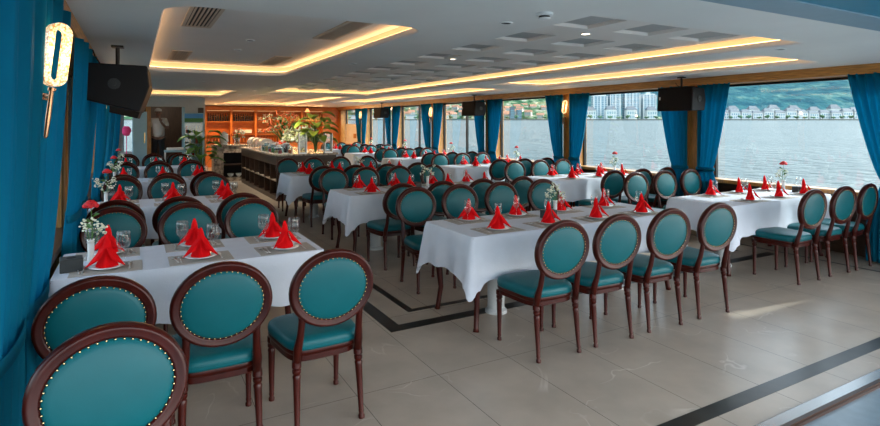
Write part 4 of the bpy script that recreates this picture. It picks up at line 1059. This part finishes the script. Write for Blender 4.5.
Ed = [(0, 1), (1, 2), (2, 3), (3, 4), (4, 5), (5, 6), (6, 7), (2, 8), (8, 9), (9, 10), (10, 11), (2, 12), (12, 13), (13, 14), (14, 15), (0, 16), (16, 17), (17, 18), (18, 19), (0, 20), (20, 21), (21, 22), (22, 23)]
skin('body', J, Ed, M['skin'], pr_o)
skin('shirt', [((0, 0, .86), (.19, .15)), ((0, 0, 1.02), (.185, .15)), ((0, 0, 1.2), (.19, .15)), ((0, 0, 1.36), (.215, .15)), ((0, 0, 1.46), (.11, .095)), ((-.19, 0, 1.40), .085), ((-.238, .012, 1.18), .075), ((.19, 0, 1.40), .085), ((.232, -.035, 1.20), .075)],
     [(0, 1), (1, 2), (2, 3), (3, 4), (3, 5), (5, 6), (3, 7), (7, 8)], M['shirt'], pr_o, sub=1)
skin('trousers', [((0, 0, .93), (.178, .128)), ((-.09, 0, .84), .105), ((-.10, -.01, .48), .078), ((-.105, .02, .12), .062), ((.09, 0, .84), .105), ((.10, -.01, .48), .078), ((.105, .02, .12), .062)],
     [(0, 1), (1, 2), (2, 3), (0, 4), (4, 5), (5, 6)], M['trouser'], pr_o)
for sx in (-1, 1): MB().ell((sx*.108, -.05, .035), .045, .12, .035, 10, 6).build('shoe', M['black'], parent=pr_o, smooth=True)
def hand(parent, wrist, d, palm_n, side):
    d = Vector(d).normalized(); nrm = Vector(palm_n).normalized(); sdv = d.cross(nrm).normalized()*side; W0 = Vector(wrist)
    mb = MB(); mb.tube([W0, W0+d*.045, W0+d*.085], [.024, .036, .032], 8, flat=.45)
    for i, l in enumerate((.070, .078, .072, .056)):
        b = W0+d*.082+sdv*(-.027+.018*i); mb.tube([b, b+d*l*.45+nrm*.004, b+d*l*.8+nrm*.016, b+d*l+nrm*.028], [.009, .008, .0075, .006], 6)
    b = W0+d*.025-sdv*.028; mb.tube([b, b-sdv*.022+d*.025+nrm*.006, b-sdv*.025+d*.058+nrm*.018], [.012, .010, .008], 6)
    return mb.build('hand', M['skin'], parent=parent, smooth=True)
hand(pr_o, (-.25, -.05, .87), (0, -.1, -1), (1, 0, 0), 1)
hand(pr_o, (.06, -.215, 1.36), (-.25, .25, 1), (0, 1, 0), 1)
for sx in (-1, 1):
    MB().ell((sx*.028, -.090, 1.635), .012, .006, .007, 8, 6).build('eye', M['hair'], parent=pr_o, smooth=True)
    MB().ell((sx*.080, -.01, 1.625), .012, .018, .030, 8, 6).build('ear', M['skin'], parent=pr_o, smooth=True)
MB().tube([(0, -.092, 1.64), (0, -.108, 1.605), (0, -.098, 1.60)], [.008, .013, .008], 6).build('nose', M['skin'], parent=pr_o, smooth=True)
MB().ell((0, -.086, 1.568), .022, .006, .006, 8, 4).build('mouth', M['rose'], parent=pr_o, smooth=True)
MB().ell((0, .018, 1.655), .085, .088, .075, 14, 8).build('hair', M['hair'], parent=pr_o, smooth=True)
MB().lathe([(.094, 1.67), (.094, 1.70), (.080, 1.74), (.045, 1.765), (.005, 1.77)], 18, (0, -.003, 0)).ell((0, -.11, 1.678), .065, .06, .008, 12, 4).build('cap', M['shirt'], parent=pr_o, smooth='auto')

cl_ = empty('companionway_fill_lamp', (.85, 19.2, 2.60), 0, 'added fill lamp in the companionway behind the person', 'light')  # added lamp, brightens the dark companionway around the person
MB().lathe([(.10, 0), (.09, -.03), (.02, -.04)], 16).build('diffuser', ml, parent=cl_, smooth=True)
_l = bpy.data.lights.new('companionway_fill', 'POINT'); _l.energy = 12; _l.color = (1, .8, .6); _l.shadow_soft_size = .08
_o = bpy.data.objects.new('companionway_fill', _l); COL.objects.link(_o); _o.parent = cl_; _o.location = (0, 0, -.12)

for k, (x, y, lb) in enumerate([(2.52, 13.6, 'added fill downlight at the near end over the buffet island'), (2.52, 15.6, 'added fill downlight in the middle over the buffet island'), (2.52, 18.0, 'added fill downlight before the stone bar counter')]):
    t = empty('downlight', (x, y, CZ), 0, lb, 'light')  # added fill lights for the dim flowers and bar end
    rm = MB().lathe([(.055, 0), (.055, -.006), (.042, -.008), (.040, -.001)], 20, cap=False).build('rim', M['white'], parent=t)
    MB().lathe([(.040, -.0015), (.040, -.004)], 16).build('bulb', ml, parent=rm)
    l = bpy.data.lights.new('fill_beam', 'SPOT'); l.energy = 110; l.color = (1, .85, .65); l.spot_size = 1.7; l.spot_blend = .8; l.shadow_soft_size = .05
    lo = bpy.data.objects.new('fill_beam', l); COL.objects.link(lo); lo.parent = t; lo.location = (0, 0, -.03); lo.rotation_euler = (0, -.62, 0)
